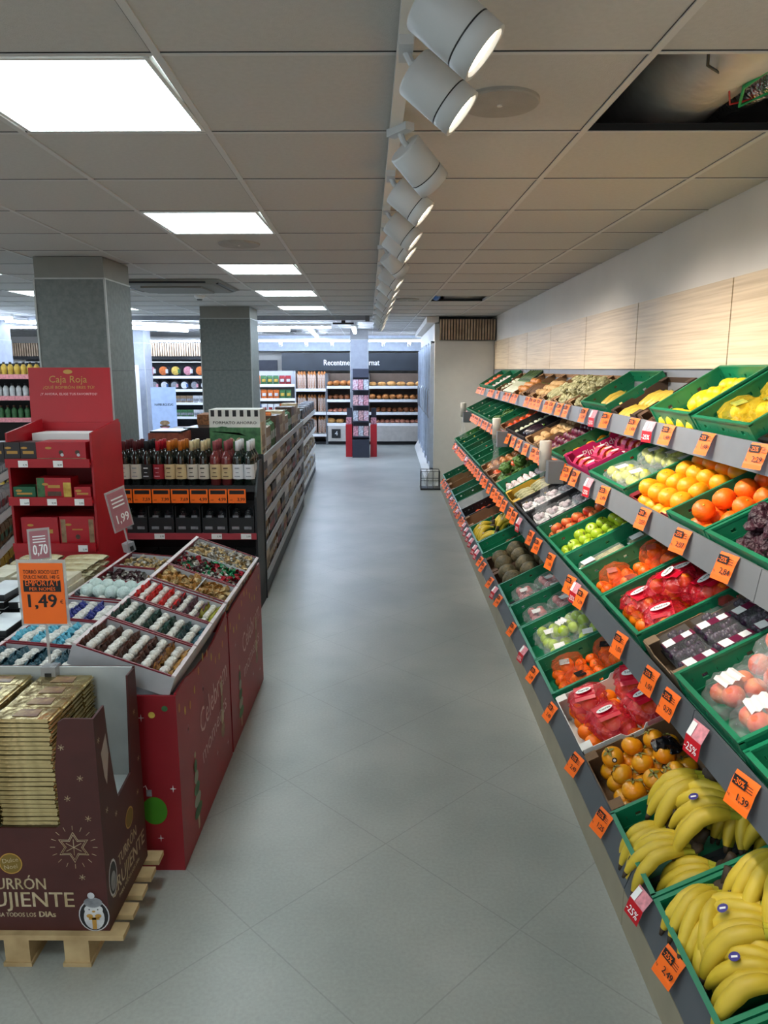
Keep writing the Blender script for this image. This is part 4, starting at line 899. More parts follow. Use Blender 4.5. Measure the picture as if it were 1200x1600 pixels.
# ------------------------------------------------------------------ price tags on the rails
PRICES = {'A': ['1,49', '2,29', '1,99'], 'B': ['2,84', '2,07', '2,49'], 'C': ['1,39', '0,75', '1,01'], 'D': ['1,25', '3,99', '2,49']}
def price_tag(price, pct, wdt=.080, hgt=.084):
    def f():
        o = root('price_tag', '', 'price tag'); b = MB(); n = 6; P = []
        for i in range(n + 1):
            s = i / n; z = -s * hgt; x = -.004 - .012 * math.sin(s * math.pi * .9) + (-.016 * max(0, s - .6) / .4 if s > .6 else 0); P.append((x, z))
        for i in range(n): b.quad([(P[i][0], wdt / 2, P[i][1]), (P[i][0], -wdt / 2, P[i][1]), (P[i + 1][0], -wdt / 2, P[i + 1][1]), (P[i + 1][0], wdt / 2, P[i + 1][1])], orange_p)
        b.ob('card', o)
        t = MB(); t.rect((-.011, .012, -.020), (0, -1, 0), (.12, 0, .99), .044, .024, ink, off=.0045); t.text(pct, (-.0165, .031, -.027), (0, -1, 0), (.12, 0, .99), .015, orange_p, width=.036, off=.0005, bold=.0012)
        t.text(price, (-.0195, -.034, -.061), (0, -1, 0), (.10, 0, 1), .018, ink, 'R', off=.004, bold=.0014)
        t.text('kg', (-.0195, .034, -.061), (0, -1, 0), (.10, 0, 1), .007, ink, 'L', off=.004)
        for q in range(3): t.rect((-.0145, -.024, -.014 - q * .007), (0, -1, 0), (.12, 0, .99), .022, .0018, ink, off=.004)
        t.ob('lettering', o); return o
    return f
def promo_tag():
    o = root('promo_card', '', 'promotion card'); b = MB()
    b.quad([(-.006, .036, 0), (-.006, -.036, 0), (-.020, -.036, -.045), (-.020, .036, -.045)], pinkp); b.quad([(-.020, .036, -.045), (-.020, -.036, -.045), (-.018, -.036, -.095), (-.018, .036, -.095)], M('promo_red', (196, 20, 34), .4)); b.ob('card', o)
    t = MB(); t.rect((-.014, .022, -.024), (0, -1, 0), (.3, 0, .95), .022, .04, paper, off=.002); t.text('-25%', (-.0195, .03, -.082), (0, -1, 0), (0, 0, 1), .022, paper, width=.058, off=.003, bold=.001); t.ob('lettering', o); return o
TG = {'A': [5.33, 5.09, 4.88, 4.44, 3.98, 3.53, 3.09, 2.705, 2.32], 'B': [3.92, 3.38, 2.83, 2.45, 2.11], 'C': [4.30, 4.09, 3.75, 3.32, 3.11, 2.56, 2.24, 2.07, 1.6], 'D': [5.38, 4.97, 4.56, 4.03, 3.39, 2.99, 2.56, 2.2, 1.6]}
PT = {'A': [4.23, 3.31], 'B': [3.64], 'C': [4.70, 3.21, 1.865], 'D': [4.75, 3.668, 1.821]}
start = {'A': 5.5, 'B': 4.1, 'C': 4.9, 'D': 5.55}
for t in 'ABCD':
    x, za, zb, *_ = TIERS[t]; ys = [(y, 0) for y in TG[t]] + [(y, 1) for y in PT[t]]
    y = start[t]
    while y < 9.85:
        ys.append((y, 1 if random.random() < (.12 if t in 'AB' else .4) else 0)); y += rnd(.14, .30)
        if t == 'A' and random.random() < .2: y += .3
    for y, pr in ys:
        z = zb + .001; near = y < start[t]
        T = TR(x + (.03 if t == 'D' else .014) - .009, y, z, R(13) + rnd(-.06, .06), 0, (R(20) if t == 'D' else R(8)) + rnd(-.02, .05), s=.92 if t == 'D' else 1)
        gd = [l for (tt, a, b_, l) in SLOTS if tt == t and a - .02 <= y <= b_ + .02] or ['empty gap between crates']
        g0 = gd[0].split(',')[0]
        for w_ in (' toward', ' on the', ' at the', ' halfway', ' beyond', ' beside'): g0 = g0.split(w_)[0]
        if ' of ' in g0: g0 = g0.split(' of ', 1)[1]
        if pr: place('promo', promo_tag, T, 'pink promotion card on the %s rail below the %s' % (TNAME[t], g0), 'promotion cards %s %s' % (t, g0))
        else:
            pc = '-30%' if (t, round(y, 1)) == ('C', 1.6) else '-25%'
            pz = {('A', 2.7): '1,49', ('B', 2.1): '2,84', ('B', 2.5): '2,07', ('C', 1.6): '1,39', ('C', 2.1): '0,75', ('C', 2.2): '1,01'}.get((t, round(y, 1)), PRICES[t][int(y * 7) % 3])
            if (t, y) == ('B', 2.45): pz = '2,07'
            if (t, y) == ('C', 2.24): pz = '1,01'
            place('ptag' + pz + pc, price_tag(pz, pc), T, 'orange price tag on the %s rail below the %s' % (TNAME[t], g0), 'orange tags %s %s' % (t, g0))

# ------------------------------------------------------------------ bag rolls
rollm = M('bag_roll', (222, 212, 196), .6, c2=(206, 200, 190), scale=20)
for q, (y, s) in enumerate(((4.30, 1), (6.35, 1), (9.3, 1))):
    o = root('bag_roll_dispenser', ['nearest roll of clear produce bags hanging on the second rail', 'middle roll of produce bags on the second rail', 'furthest roll of produce bags by the end panel'][q], 'bag dispenser', (.93, y, 1.08))
    MB().box(-.02, .07, -.085, -.015, -.08, .05, rail).ob('bracket', o); MB().tube([(0, -.04, -.02), (0, .05, -.02), (-.005, .08, -.06)], .006, black, 6).ob('arm', o)
    MB().lathe([(.036, 0), (.036, .17), (.034, .175), (.012, .175), (.012, .15)], rollm, 20, T=TR(-.01, .06, -.02)).ob('roll', o, True)
    MB().text('Dia', (-.047, .075, .03), (0, 0, 1), (0, 1, 0), .03, ink, off=.0015) if False else None
    t = MB(); t.text('Dia', (-.047, .045, .10), (0, 0, -1), (0, -1, 0), .026, ink, off=.001, bold=.001); t.ob('roll_lettering', o)
    b = MB(); vs = []; fs = []
    for i in range(9):
        for k in range(10): g = 2 * math.pi * k / 10; rr_ = (.036 - .012 * math.sin(i * .5)) * rnd(.75, 1.1) * (1 if i < 6 else 1.3); vs.append((-.01 + rr_ * math.cos(g), .06 - i * .004 + rr_ * math.sin(g) * 1.3, -.02 - i * .032))
    for i in range(8):
        for k in range(10): fs.append((i * 10 + k, i * 10 + (k + 1) % 10, (i + 1) * 10 + (k + 1) % 10, (i + 1) * 10 + k))
    b.add(vs, fs, film); b.ob('hanging_bag', o)

# ================================================================== left side
X3, Y3, Z3 = Vector((1, 0, 0)), Vector((0, 1, 0)), Vector((0, 0, 1))
shelfw = M('gondola_shelf', (176, 178, 182), .45, var=.05); darkm = M('gondola_dark', (34, 38, 40), .5)
GR = TR(-.90, 5.20, 0, R(2.35))
def flatquad(b, T, pts, mat): b.quad([tuple(T @ Vector(p)) for p in pts], mat)
def pack_box(nm, w_, d_, h_, base, band=None, dot=None, cat='food box', h0=.45):
    """box, front on local +x, width along y, standing on z=0"""
    def f():
        b = MB(); b.box(-d_, 0, -w_ / 2, w_ / 2, 0, h_, base)
        if band: b.rect((0, 0, h_ * h0), (0, 1, 0), (0, 0, 1), w_ * .96, h_ * .34, band, off=.0012)
        if dot: b.disc((0, w_ * .12, h_ * .75), (0, 1, 0), (0, 0, 1), min(w_, h_) * .18, dot, 12, off=.0014)
        b.rect((0, -w_ * .05, h_ * .16), (0, 1, 0), (0, 0, 1), w_ * .6, h_ * .08, ink, off=.0014)
        return tag(b.ob(nm), '', cat)
    return f
def pouch(nm, w_, d_, h_, base, band, cat='food bag'):
    def f():
        b = MB(); n = 8; rows = [(0, .55), (.12, .95), (.5, 1.0), (.85, .8), (.93, .15), (1.0, .12)]; vs = []; fs = []
        for z, t in rows:
            for k in range(n): g = 2 * math.pi * k / n; vs.append((-d_ / 2 + math.cos(g) * d_ / 2 * t, math.copysign(abs(math.sin(g)) ** .5, math.sin(g)) * w_ / 2 * (.94 if t < .5 else 1), z * h_))
        for i in range(len(rows) - 1):
            for k in range(n): fs.append((i * n + k, i * n + (k + 1) % n, (i + 1) * n + (k + 1) % n, (i + 1) * n + k))
        fs += [tuple(range(n))[::-1], tuple(range((len(rows) - 1) * n, len(rows) * n))]
        b.add(vs, fs, base); b.rect((0, 0, h_ * .5), (0, 1, 0), (0, 0, 1), w_ * .6, h_ * .3, band, off=.002)
        return tag(b.ob(nm), '', cat)
    return f
C_ = {n: M('print_' + n, c, .5, c2=d, scale=26) for n, c, d in [
    ('cream', (196, 180, 150), (170, 150, 112)), ('tan', (158, 130, 98), (120, 94, 66)), ('brown', (98, 68, 52), (66, 46, 38)), ('grey', (150, 152, 156), (110, 112, 118)),
    ('red', (166, 40, 46), (120, 26, 34)), ('white', (214, 214, 214), (180, 182, 188)), ('green', (70, 120, 72), (40, 84, 50)), ('yellow', (214, 186, 84), (180, 140, 50)),
    ('violet', (92, 60, 104), (60, 38, 76)), ('dark', (36, 36, 40), (60, 58, 60)), ('blue', (70, 110, 170), (40, 74, 130)), ('pink', (214, 150, 160), (180, 110, 124)), ('orange', (214, 116, 44), (180, 84, 30))]}
def rowof(T, y0, y1, opts, lab, group, dx=0, deep=1, gap=.004):
    """a row of packs along local y, fronts on +x"""
    y = y0; i = 0
    while True:
        o_ = opts[(i // 3) % len(opts)]; w_ = o_['w']
        if y + w_ > y1: break
        for k in range(deep):
            place('pk_' + o_['k'], o_['f'], T @ TR(dx - k * (o_['d'] + .004), y + w_ / 2, 0, rnd(-.03, .03)), '%s %s' % (o_['n'], lab), '%s %s' % (o_['n'], group))
        y += w_ + gap; i += 1
def opt(k, kind, w_, d_, h_, a, b2, n, dot=None):
    nm = {'box': 'food_box', 'pouch': 'food_bag'}[kind]
    f = pack_box(nm, w_, d_, h_, C_[a], C_[b2], C_[dot] if dot else None) if kind == 'box' else pouch(nm, w_, d_, h_, C_[a], C_[b2])
    return dict(k=k, f=f, w=w_, d=d_, n=n)
o = root('biscuit_gondola', 'long grey shelf gondola of biscuits running down the aisle on the left', 'shelf unit', (0, 0, 0)); o.matrix_world = GR
MB().box(-.90, -.012, .0, 3.62, 0, .12, darkm).ob('base', o)
MB().box(-.47, -.44, 0.0, 3.62, .12, 1.06, shelfw).ob('back_panel', o); MB().box(-.92, .0, -.02, .0, 0, 1.06, darkm).ob('end_panel', o); MB().box(-.92, .0, 3.62, 3.64, 0, 1.06, shelfw).ob('end_panel', o)
LV = [(.165, 'lowest'), (.385, 'fifth'), (.605, 'fourth'), (.83, 'third'), (1.03, 'top')]
for z, n in LV:
    sh = MB().box(-.44 if z < 1 else -.9, -.006, .002, 3.618, z - .03, z, shelfw).ob('shelf', o)
    for q in range(3): MB().box(-.006, .006, .005 + q * 1.21, 1.2 + q * 1.21, z - .03, z + .022, shelfw).ob('price_strip', sh)
P1 = [opt('b1', 'box', .085, .15, .16, 'cream', 'tan', 'cream biscuit box'), opt('b2', 'box', .07, .15, .17, 'brown', 'cream', 'brown biscuit box'), opt('b3', 'pouch', .11, .07, .17, 'tan', 'white', 'tan biscuit bag'),
      opt('b4', 'box', .10, .15, .14, 'brown', 'red', 'reddish biscuit box'), opt('b5', 'box', .06, .15, .17, 'grey', 'dark', 'grey biscuit box'), opt('b6', 'pouch', .12, .07, .16, 'cream', 'red', 'cream biscuit bag'),
      opt('b7', 'box', .09, .15, .15, 'dark', 'tan', 'dark biscuit box'), opt('b8', 'box', .11, .15, .16, 'white', 'grey', 'white biscuit box'), opt('b9', 'pouch', .1, .07, .15, 'cream', 'brown', 'pale biscuit bag')]
TB = [opt('t1', 'box', .075, .16, .25, 'cream', 'tan', 'tall cream cereal box'), opt('t2', 'box', .09, .16, .19, 'tan', 'white', 'short tan cereal box'), opt('t3', 'pouch', .12, .09, .22, 'green', 'white', 'green cereal bag'), opt('t4', 'box', .08, .16, .24, 'brown', 'cream', 'tall brown cereal box'), opt('t5', 'box', .09, .16, .23, 'tan', 'cream', 'tan cereal box')]
for li, (z, n) in enumerate(LV):
    if n == 'top': continue
    op = P1[li * 2:] + P1[:li * 2]
    rowof(GR @ TR(-.012, 0, z + .001), .01, 3.6, op, 'on the %s shelf of the biscuit gondola' % ('lowest' if li == 0 else ['', 'second lowest', 'middle', 'second highest'][li]), 'boxes level %s' % n)
rowof(GR @ TR(-.012, 0, 1.031), .04, 3.6, TB, 'on top of the biscuit gondola facing the aisle', 'top packs')
# things lying on the gondola top
top = GR @ TR(0, 0, 1.031)
def boxthing(name, lab, cat, T, w_, d_, h_, mat, draw=None):
    o = root(name, lab, cat); MB().box(-w_ / 2, w_ / 2, 0, d_, 0, h_, mat).ob('box', o)
    if draw:
        b = MB(); draw(b, w_, h_); b.ob('print', o)
    o.matrix_world = T; return o
def dr_formato(b, w_, h_):
    b.rect((0, 0, h_ * .32), X3, Z3, w_, h_ * .62, C_['green']); n = 7
    for i in range(n): b.rect((-w_ / 2 + (i + .5) * w_ / n, 0, h_ * .92), X3, Z3, w_ / n * .5, h_ * .13, ink, off=.001)
    b.add([(-w_ / 2, -.0012, h_ * .55)] + [(-w_ / 2 + w_ * i / 12, -.0012, h_ * (.55 + .10 * math.sin(i * .5))) for i in range(13)] + [(w_ / 2, -.0012, h_ * .5)], [tuple(range(15))], C_['green'])
    b.text('FORMATO AHORRO', (0, 0, h_ * .70), X3, Z3, .020, ink, 'C', width=w_ * .86, off=.0016, bold=.0006)
    for s in (-1, 1): b.disc((s * .02, 0, h_ * .38), Vector((.8, 0, .6 * s)).normalized(), Vector((-.6 * s, 0, .8)).normalized(), .02, C_['cream'], 12, off=.0018, rad2=.009)
boxthing('value_pack_box', 'white and green value box with chequered top edge above the rosé bottles', 'box', TR(-1.10, 5.215, 1.032), .36, .24, .34, M('box_white', (214, 212, 204), .6), dr_formato)
redbrown = M('box_redbrown', (150, 72, 48), .6, c2=(120, 56, 40), scale=30)
boxthing('cardboard_tray_box', 'red brown box with black top lying above the red wine bottles', 'box', TR(-1.62, 5.24, 1.032, R(-4)), .22, .30, .17, redbrown)
tag(MB().box(-1.72, -1.50, 5.26, 5.52, 1.204, 1.216, M('lid_black', (36, 38, 40), .3)).ob('box_lid'), 'black lid on the red brown box above the wine', 'lid')
boxthing('black_box', 'black box with silver top behind the red brown box', 'box', TR(-1.42, 5.5, 1.032, R(-6)), .26, .34, .19, M('lid_black', (36, 38, 40), .3))
boxthing('wicker_print_box', 'tan basket patterned box behind the value box', 'box', TR(-1.30, 5.78, 1.032, R(3)), .42, .3, .27, M('box_wicker', (170, 110, 66), .7, c2=(110, 70, 44), scale=60))
boxthing('brown_box', 'flat brown box lying on the gondola top, left of the black box', 'box', TR(-1.66, 5.62, 1.032), .16, .4, .16, C_['brown'])
for i in range(9): place('snk%d' % (i % 3), [pouch('snack_bag', .10, .06, .10, C_[a], C_[b2]) for a, b2 in (('blue', 'white'), ('pink', 'white'), ('orange', 'yellow'))][i % 3], TR(-1.46 + i * .052, 6.15 + (i % 2) * .03, 1.20 + .0, R(-90)), '%s snack bag sticking up behind the boxes on the gondola top' % ['blue', 'pink', 'orange'][i % 3], '%s snack bags' % ['blue', 'pink', 'orange'][i % 3])
tag(MB().box(-1.6, -.95, 6.1, 6.35, 1.032, 1.198, C_['brown']).ob('display_tray'), 'brown tray holding the snack bags on the gondola top', 'tray')

# wine end cap
ex0, ex1, ey0, ey1 = -1.86, -.905, 4.88, 5.17
o = root('wine_end_cap', 'black end shelf of wine bottles and boxed sweets facing the viewer', 'shelf unit')
MB().box(ex0, ex1, ey1 - .02, ey1, 0, 1.05, darkm).ob('back_panel', o)
for x in (ex0, ex1 - .015): MB().prism([(x, ey0 + .02, 0), (x, ey1 - .02, 0), (x, ey1 - .02, 1.03), (x, ey1 - .12, 1.03), (x, ey0 + .02, .8)], (.015, 0, 0), darkm).ob('side_panel', o)
for z, rm in ((.875, darkm), (.545, M('rail_rose', (170, 62, 72), .45)), (.20, darkm)):
    sh = MB().box(ex0 + .015, ex1 - .015, ey0 + .01, ey1 - .02, z - .03, z, darkm).ob('shelf', o); MB().box(ex0 + .01, ex1 - .005, ey0, ey0 + .01, z - .035, z + .008, rm).ob('price_strip', sh)
MB().box(ex0, ex1, ey0 + .03, ey1 - .02, 0, .17, darkm).ob('base', o)
gl_dark = M('bottle_dark', (16, 20, 14), .08, spec=.8); gl_rose = M('bottle_rose', (110, 44, 44), .08, spec=.8); gl_clear = M('bottle_green', (20, 34, 28), .08, spec=.8)
def bottle(gm, cm_, lm, deco=None):
    def f():
        o = root('wine_bottle', '', 'bottle')
        MB().lathe([(.030, 0), (.037, .004), (.0375, .17), (.034, .195), (.020, .222), (.0145, .235), (.0135, .262)], gm, 16).ob('glass', o, True)
        MB().lathe([(.0148, .225), (.0150, .296), (.013, .3), (0, .3)], cm_, 14).ob('capsule', o, True)
        b = MB(); n = 8; R_ = .0381
        for i in range(n):
            a0, a1 = math.pi * (1.06 + .88 * i / n), math.pi * (1.06 + .88 * (i + 1) / n)
            b.quad([(R_ * math.cos(a0), R_ * math.sin(a0), .045), (R_ * math.cos(a1), R_ * math.sin(a1), .045), (R_ * math.cos(a1), R_ * math.sin(a1), .145), (R_ * math.cos(a0), R_ * math.sin(a0), .145)], lm)
        if deco:
            b.rect((0, -.0381, .12), X3, Z3, .03, .008, deco, off=.003); b.rect((0, -.0381, .065), X3, Z3, .036, .005, deco, off=.003); b.rect((0, -.0381, .09), X3, Z3, .02, .004, deco, off=.003)
        b.ob('label', o); return o
    return f
capred = M('capsule_maroon', (84, 30, 34), .35); capr = M('capsule_red', (170, 20, 36), .35); capo = M('capsule_orange', (190, 104, 32), .35); capc = M('capsule_cream', (206, 186, 142), .35); capp = M('capsule_pink', (150, 74, 78), .35); capw = M('capsule_white', (222, 222, 224), .35)
lw = M('label_ivory', (206, 196, 180), .6); lb2 = M('label_beige', (206, 180, 134), .6); lr = M('label_crimson', (150, 24, 36), .5); lk = M('label_black_white', (30, 30, 30), .5)
BT = [('maroon capped', gl_dark, capred, lw, C_['grey']), ('maroon capped', gl_dark, capred, lw, C_['grey']), ('black capped', gl_dark, black, lk, C_['white']), ('red capped', gl_dark, capr, lr, C_['pink']), ('orange capped', gl_dark, capo, lb2, C_['brown']), ('orange capped', gl_dark, capo, lb2, C_['brown']),
      ('cream capped', gl_dark, capc, lw, ink), ('cream capped', gl_dark, capc, lw, ink), ('pink capped rosé', gl_rose, capp, lb2, C_['brown']), ('pink capped rosé', gl_rose, capp, lb2, C_['brown']), ('white capped', gl_clear, capw, capw, C_['grey']), ('white capped', gl_clear, capw, capw, C_['grey'])]
for i, (n, gm, cp, lm, de) in enumerate(BT):
    for k in range(3):
        place('btl_' + n, bottle(gm, cp, lm, de), TR(-1.80 + i * .0765 + (.004 if i > 7 else 0), 4.945 + k * .08, .8765), '%s wine bottle on the end shelf' % n, '%s wine bottles' % n)
WP = ['7,99', '7,59', '7,99', '7,69', '4,99', '4,99', '3,99']
for i, p in enumerate(WP):
    o = root('price_card', 'orange price card under the wine bottles, %s from the left' % ordn[i], 'price tag', (-1.80 + i * .128, ey0 - .004, .765))
    MB().box(-.060, .060, -.002, 0, 0, .093, orange_p).ob('card', o); t = MB(); t.rect((0, -.002, .073), X3, Z3, .10, .026, ink); t.text(p, (.052, -.002, .014), X3, Z3, .022, ink, 'R', bold=.0012); t.rect((-.04, -.002, .02), X3, Z3, .02, .003, ink); t.ob('lettering', o)
for i, x in enumerate((-1.57, -1.18, -.98)):
    o = root('price_label', 'white shelf label on the rose coloured strip, %s' % ['leftmost', 'middle one', 'rightmost'][i], 'price tag', (x, ey0 - .003, .515)); MB().box(-.035, .035, -.001, 0, 0, .036, paper).ob('card', o)
    t = MB(); t.text('3,99', (.03, -.001, .012), X3, Z3, .012, ink, 'R'); t.ob('lettering', o)
def darkbox():
    o = root('sweets_display_box', '', 'box'); MB().box(-.085, .085, 0, .2, 0, .11, darkm).ob('box', o); MB().box(-.085, .085, .19, .2, .11, .2, darkm).ob('back_card', o)
    for s in (-1, 1):
        MB().box(s * .083 - .002, s * .083 + .002, 0, .2, .11, .19, darkm).ob('side_card', o)
        def jar(sx=s):
            return MB().lathe([(0, .045), (.032, .05), (.036, .1), (.03, .15), (.012, .17), (0, .17)], filmd, 10, T=TR(sx * .042, .05, .0), lump=.08)
        jar().ob('sweets_bag', o); b = MB(); b.rect((s * .042, .0, .04), X3, Z3, .05, .02, C_['grey'], off=.001); b.rect((s * .042, .013, .11), X3, Z3, .04, .028, C_['grey'], off=.001); b.ob('print', o)
    return o
for k, (z, nm) in enumerate(((.546, 'middle'), (.201, 'lower'))):
    for i in range(5): place('darkbox', darkbox, TR(-1.745 + i * .183, 4.905, z), 'dark display box with two sweet bags on the %s shelf of the wine end' % nm, 'dark sweet boxes, %s shelf' % nm)

# red chocolate stand
rx0, rx1, ry0, ry1 = -2.09, -1.62, 3.96, 4.42
cr = M('stand_red', (168, 14, 28), .45, var=.05); crd = M('stand_red_side', (160, 12, 26), .45)
o = root('red_chocolate_stand', 'tall red cardboard chocolate stand with printed header beside the grey column', 'display stand')
MB().box(rx0, rx1, ry1 - .02, ry1, 0, 1.34, cr).ob('back_panel', o)
for x in (rx0, rx1 - .012): MB().prism([(x, ry0, 0), (x, ry1 - .02, 0), (x, ry1 - .02, 1.36), (x, ry0 + .02, 1.31)], (.012, 0, 0), crd).ob('side_panel', o)
for z in (.68, .94, 1.15):
    sh = MB().box(rx0 + .012, rx1 - .012, ry0 + .005, ry1 - .02, z - .012, z, cr).ob('shelf', o); MB().box(rx0, rx1 - .012, ry0 - .008, ry0 + .004, z - .025, z + .022, cr).ob('shelf_lip', sh)
MB().box(rx0, rx1, ry0, ry0 + .01, 0, .655, cr).ob('front_panel', o)
hd = MB().add([(rx0 - .06, ry1 - .01, 1.30), (rx1 - .04, ry1 - .01, 1.30), (rx1 - .06, ry1 + .05, 1.66), (rx0 - .08, ry1 + .05, 1.66), (rx0 - .06, ry1, 1.30), (rx1 - .04, ry1, 1.30), (rx1 - .06, ry1 + .06, 1.66), (rx0 - .08, ry1 + .06, 1.66)], [(0, 1, 2, 3), (7, 6, 5, 4), (0, 4, 5, 1), (1, 5, 6, 2), (2, 6, 7, 3), (3, 7, 4, 0)], cr).ob('header', o)
gold = M('print_gold', (186, 140, 60), .4); hu = Vector((0, .06, .36)).normalized(); hc = lambda x, z: (x, ry1 - .01 + .06 * (z - 1.3) / .36, z)
t = MB(); t.disc(hc(-1.93, 1.635), X3, hu, .028, gold, 16, off=.002, rad2=.013); t.text('Caja Roja', hc(-1.93, 1.572), X3, hu, .042, gold, 'C', width=.23, off=.002)
t.text('¿QUÉ BOMBÓN ERES TÚ?', hc(-1.925, 1.535), X3, hu, .018, gold, 'C', width=.31, off=.002); t.text('¡Y AHORA, ELIGE TUS FAVORITOS!', hc(-1.925, 1.498), X3, hu, .014, M('print_pale_pink', (240, 190, 190), .5), 'C', width=.34, off=.002); t.ob('header_lettering', hd)
def chocbox(nm, w_, d_, h_, base, deco, key):
    def f():
        o = root('chocolate_box', '', 'chocolate box'); MB().box(-w_ / 2, w_ / 2, 0, d_, 0, h_, base).ob('box', o); b = MB()
        b.disc((-w_ * .25, 0, h_ * .72), X3, Z3, .018, gold, 12, off=.001, rad2=.007)
        if deco == 'bon':
            for x in (0, w_ * .33): b.disc((x, 0, h_ * .5), X3, Z3, .013, C_['brown'], 12, off=.001); b.disc((x + .005, 0, h_ * .38), X3, Z3, .009, C_['white'], 12, off=.0012)
            b.rect((0, 0, h_ * .12), X3, Z3, w_, h_ * .2, C_['tan'])
        elif deco == 'green': b.rect((-w_ * .38, 0, h_ * .5), X3, Z3, w_ * .22, h_, C_['green']); b.rect((w_ * .38, 0, h_ * .4), X3, Z3, w_ * .22, h_ * .8, C_['yellow']); b.rect((0, 0, h_ * .3), X3, Z3, w_ * .4, h_ * .2, C_['brown']); b.rect((0, 0, h_ * .62), X3, Z3, w_ * .35, h_ * .12, gold)
        elif deco == 'wreath':
            for s in (-1, 1): b.rect((s * w_ * .4, 0, h_ * .5), X3, Z3, w_ * .14, h_ * .8, C_['tan'])
            b.rect((0, 0, h_ * .55), X3, Z3, w_ * .3, h_ * .04, gold); b.disc((0, 0, h_ * .3), X3, Z3, .014, C_['brown'], 10, off=.001)
        else: b.rect((0, 0, h_ * .5), X3, Z3, w_ * .7, h_ * .14, gold)
        b.ob('print', o); return o
    return f
cb = M('choc_red', (176, 22, 36), .35); cbk = M('choc_black', (30, 24, 26), .35); cbg = M('choc_green', (16, 92, 60), .35)
def put(key, w_, d_, h_, base, deco, x, y, z, lab, grp=None): place(key, chocbox(key, w_, d_, h_, base, deco, key), TR(x, y, z), lab, grp)
for i in range(3): put('cbk', .085, .1, .11, cbk, 'x', -2.145 + i * .088 + (0), 3.975, 1.151, 'small black chocolate box on the top shelf of the red stand', 'small black chocolate boxes')
put('cbtop', .27, .16, .11, cb, 'bon', -1.79, 3.975, 1.151, 'long red chocolate box with truffle print on the top shelf of the red stand')
tag(MB().box(-2.05, -1.64, 4.2, 4.38, 1.152, 1.29, paper).ob('inner_carton'), 'pale inner carton standing behind the boxes on the top shelf', 'carton')
put('cbg', .12, .1, .075, cbg, 'x', -2.01, 3.975, .941, 'green chocolate box on the middle shelf of the red stand')
put('cbmid', .19, .1, .125, cb, 'green', -1.845, 3.975, .941, 'red chocolate box with green and yellow sides on the middle shelf')
put('cbs', .09, .1, .075, cb, 'x', -1.69, 3.975, .941, 'small red chocolate box, last on the middle shelf'); 
for k in range(4): put('cbl', .205, .22 - k * .03, .16 + k * .016, cb, 'x', -1.955, 4.0 + k * .035, .681, 'red chocolate box standing in the row on the lowest open shelf of the stand', 'red boxes low left')
for k in range(2): put('cbw', .195, .2, .165 + k * .016, cb, 'wreath', -1.745, 4.0 + k * .05 if not k else 4.21, .681, 'red chocolate box with tan wreath borders on the lowest open shelf' if not k else 'second wreath box behind the first on the lowest open shelf')
for i, (x, z) in enumerate(((-1.99, 1.14), (-1.80, 1.14), (-2.0, .93), (-1.85, .93), (-1.70, .93), (-1.70, .67))):
    o = root('price_label', 'white price label on the red stand, %s' % ['top lip toward the left edge', 'top lip toward the column', 'middle lip, leftmost', 'middle lip, centre', 'middle lip, rightmost', 'lowest lip'][i], 'price tag', (x, ry0 - .012, z - .012)); MB().box(-.026, .026, -.001, 0, 0, .036, paper).ob('card', o)
    t = MB(); t.text(['4,75', '8,99', '6,69', '9,99', '2,95', '5,99'][i], (.022, -.001, .008), X3, Z3, .010, ink, 'R', bold=.0005); t.ob('lettering', o)

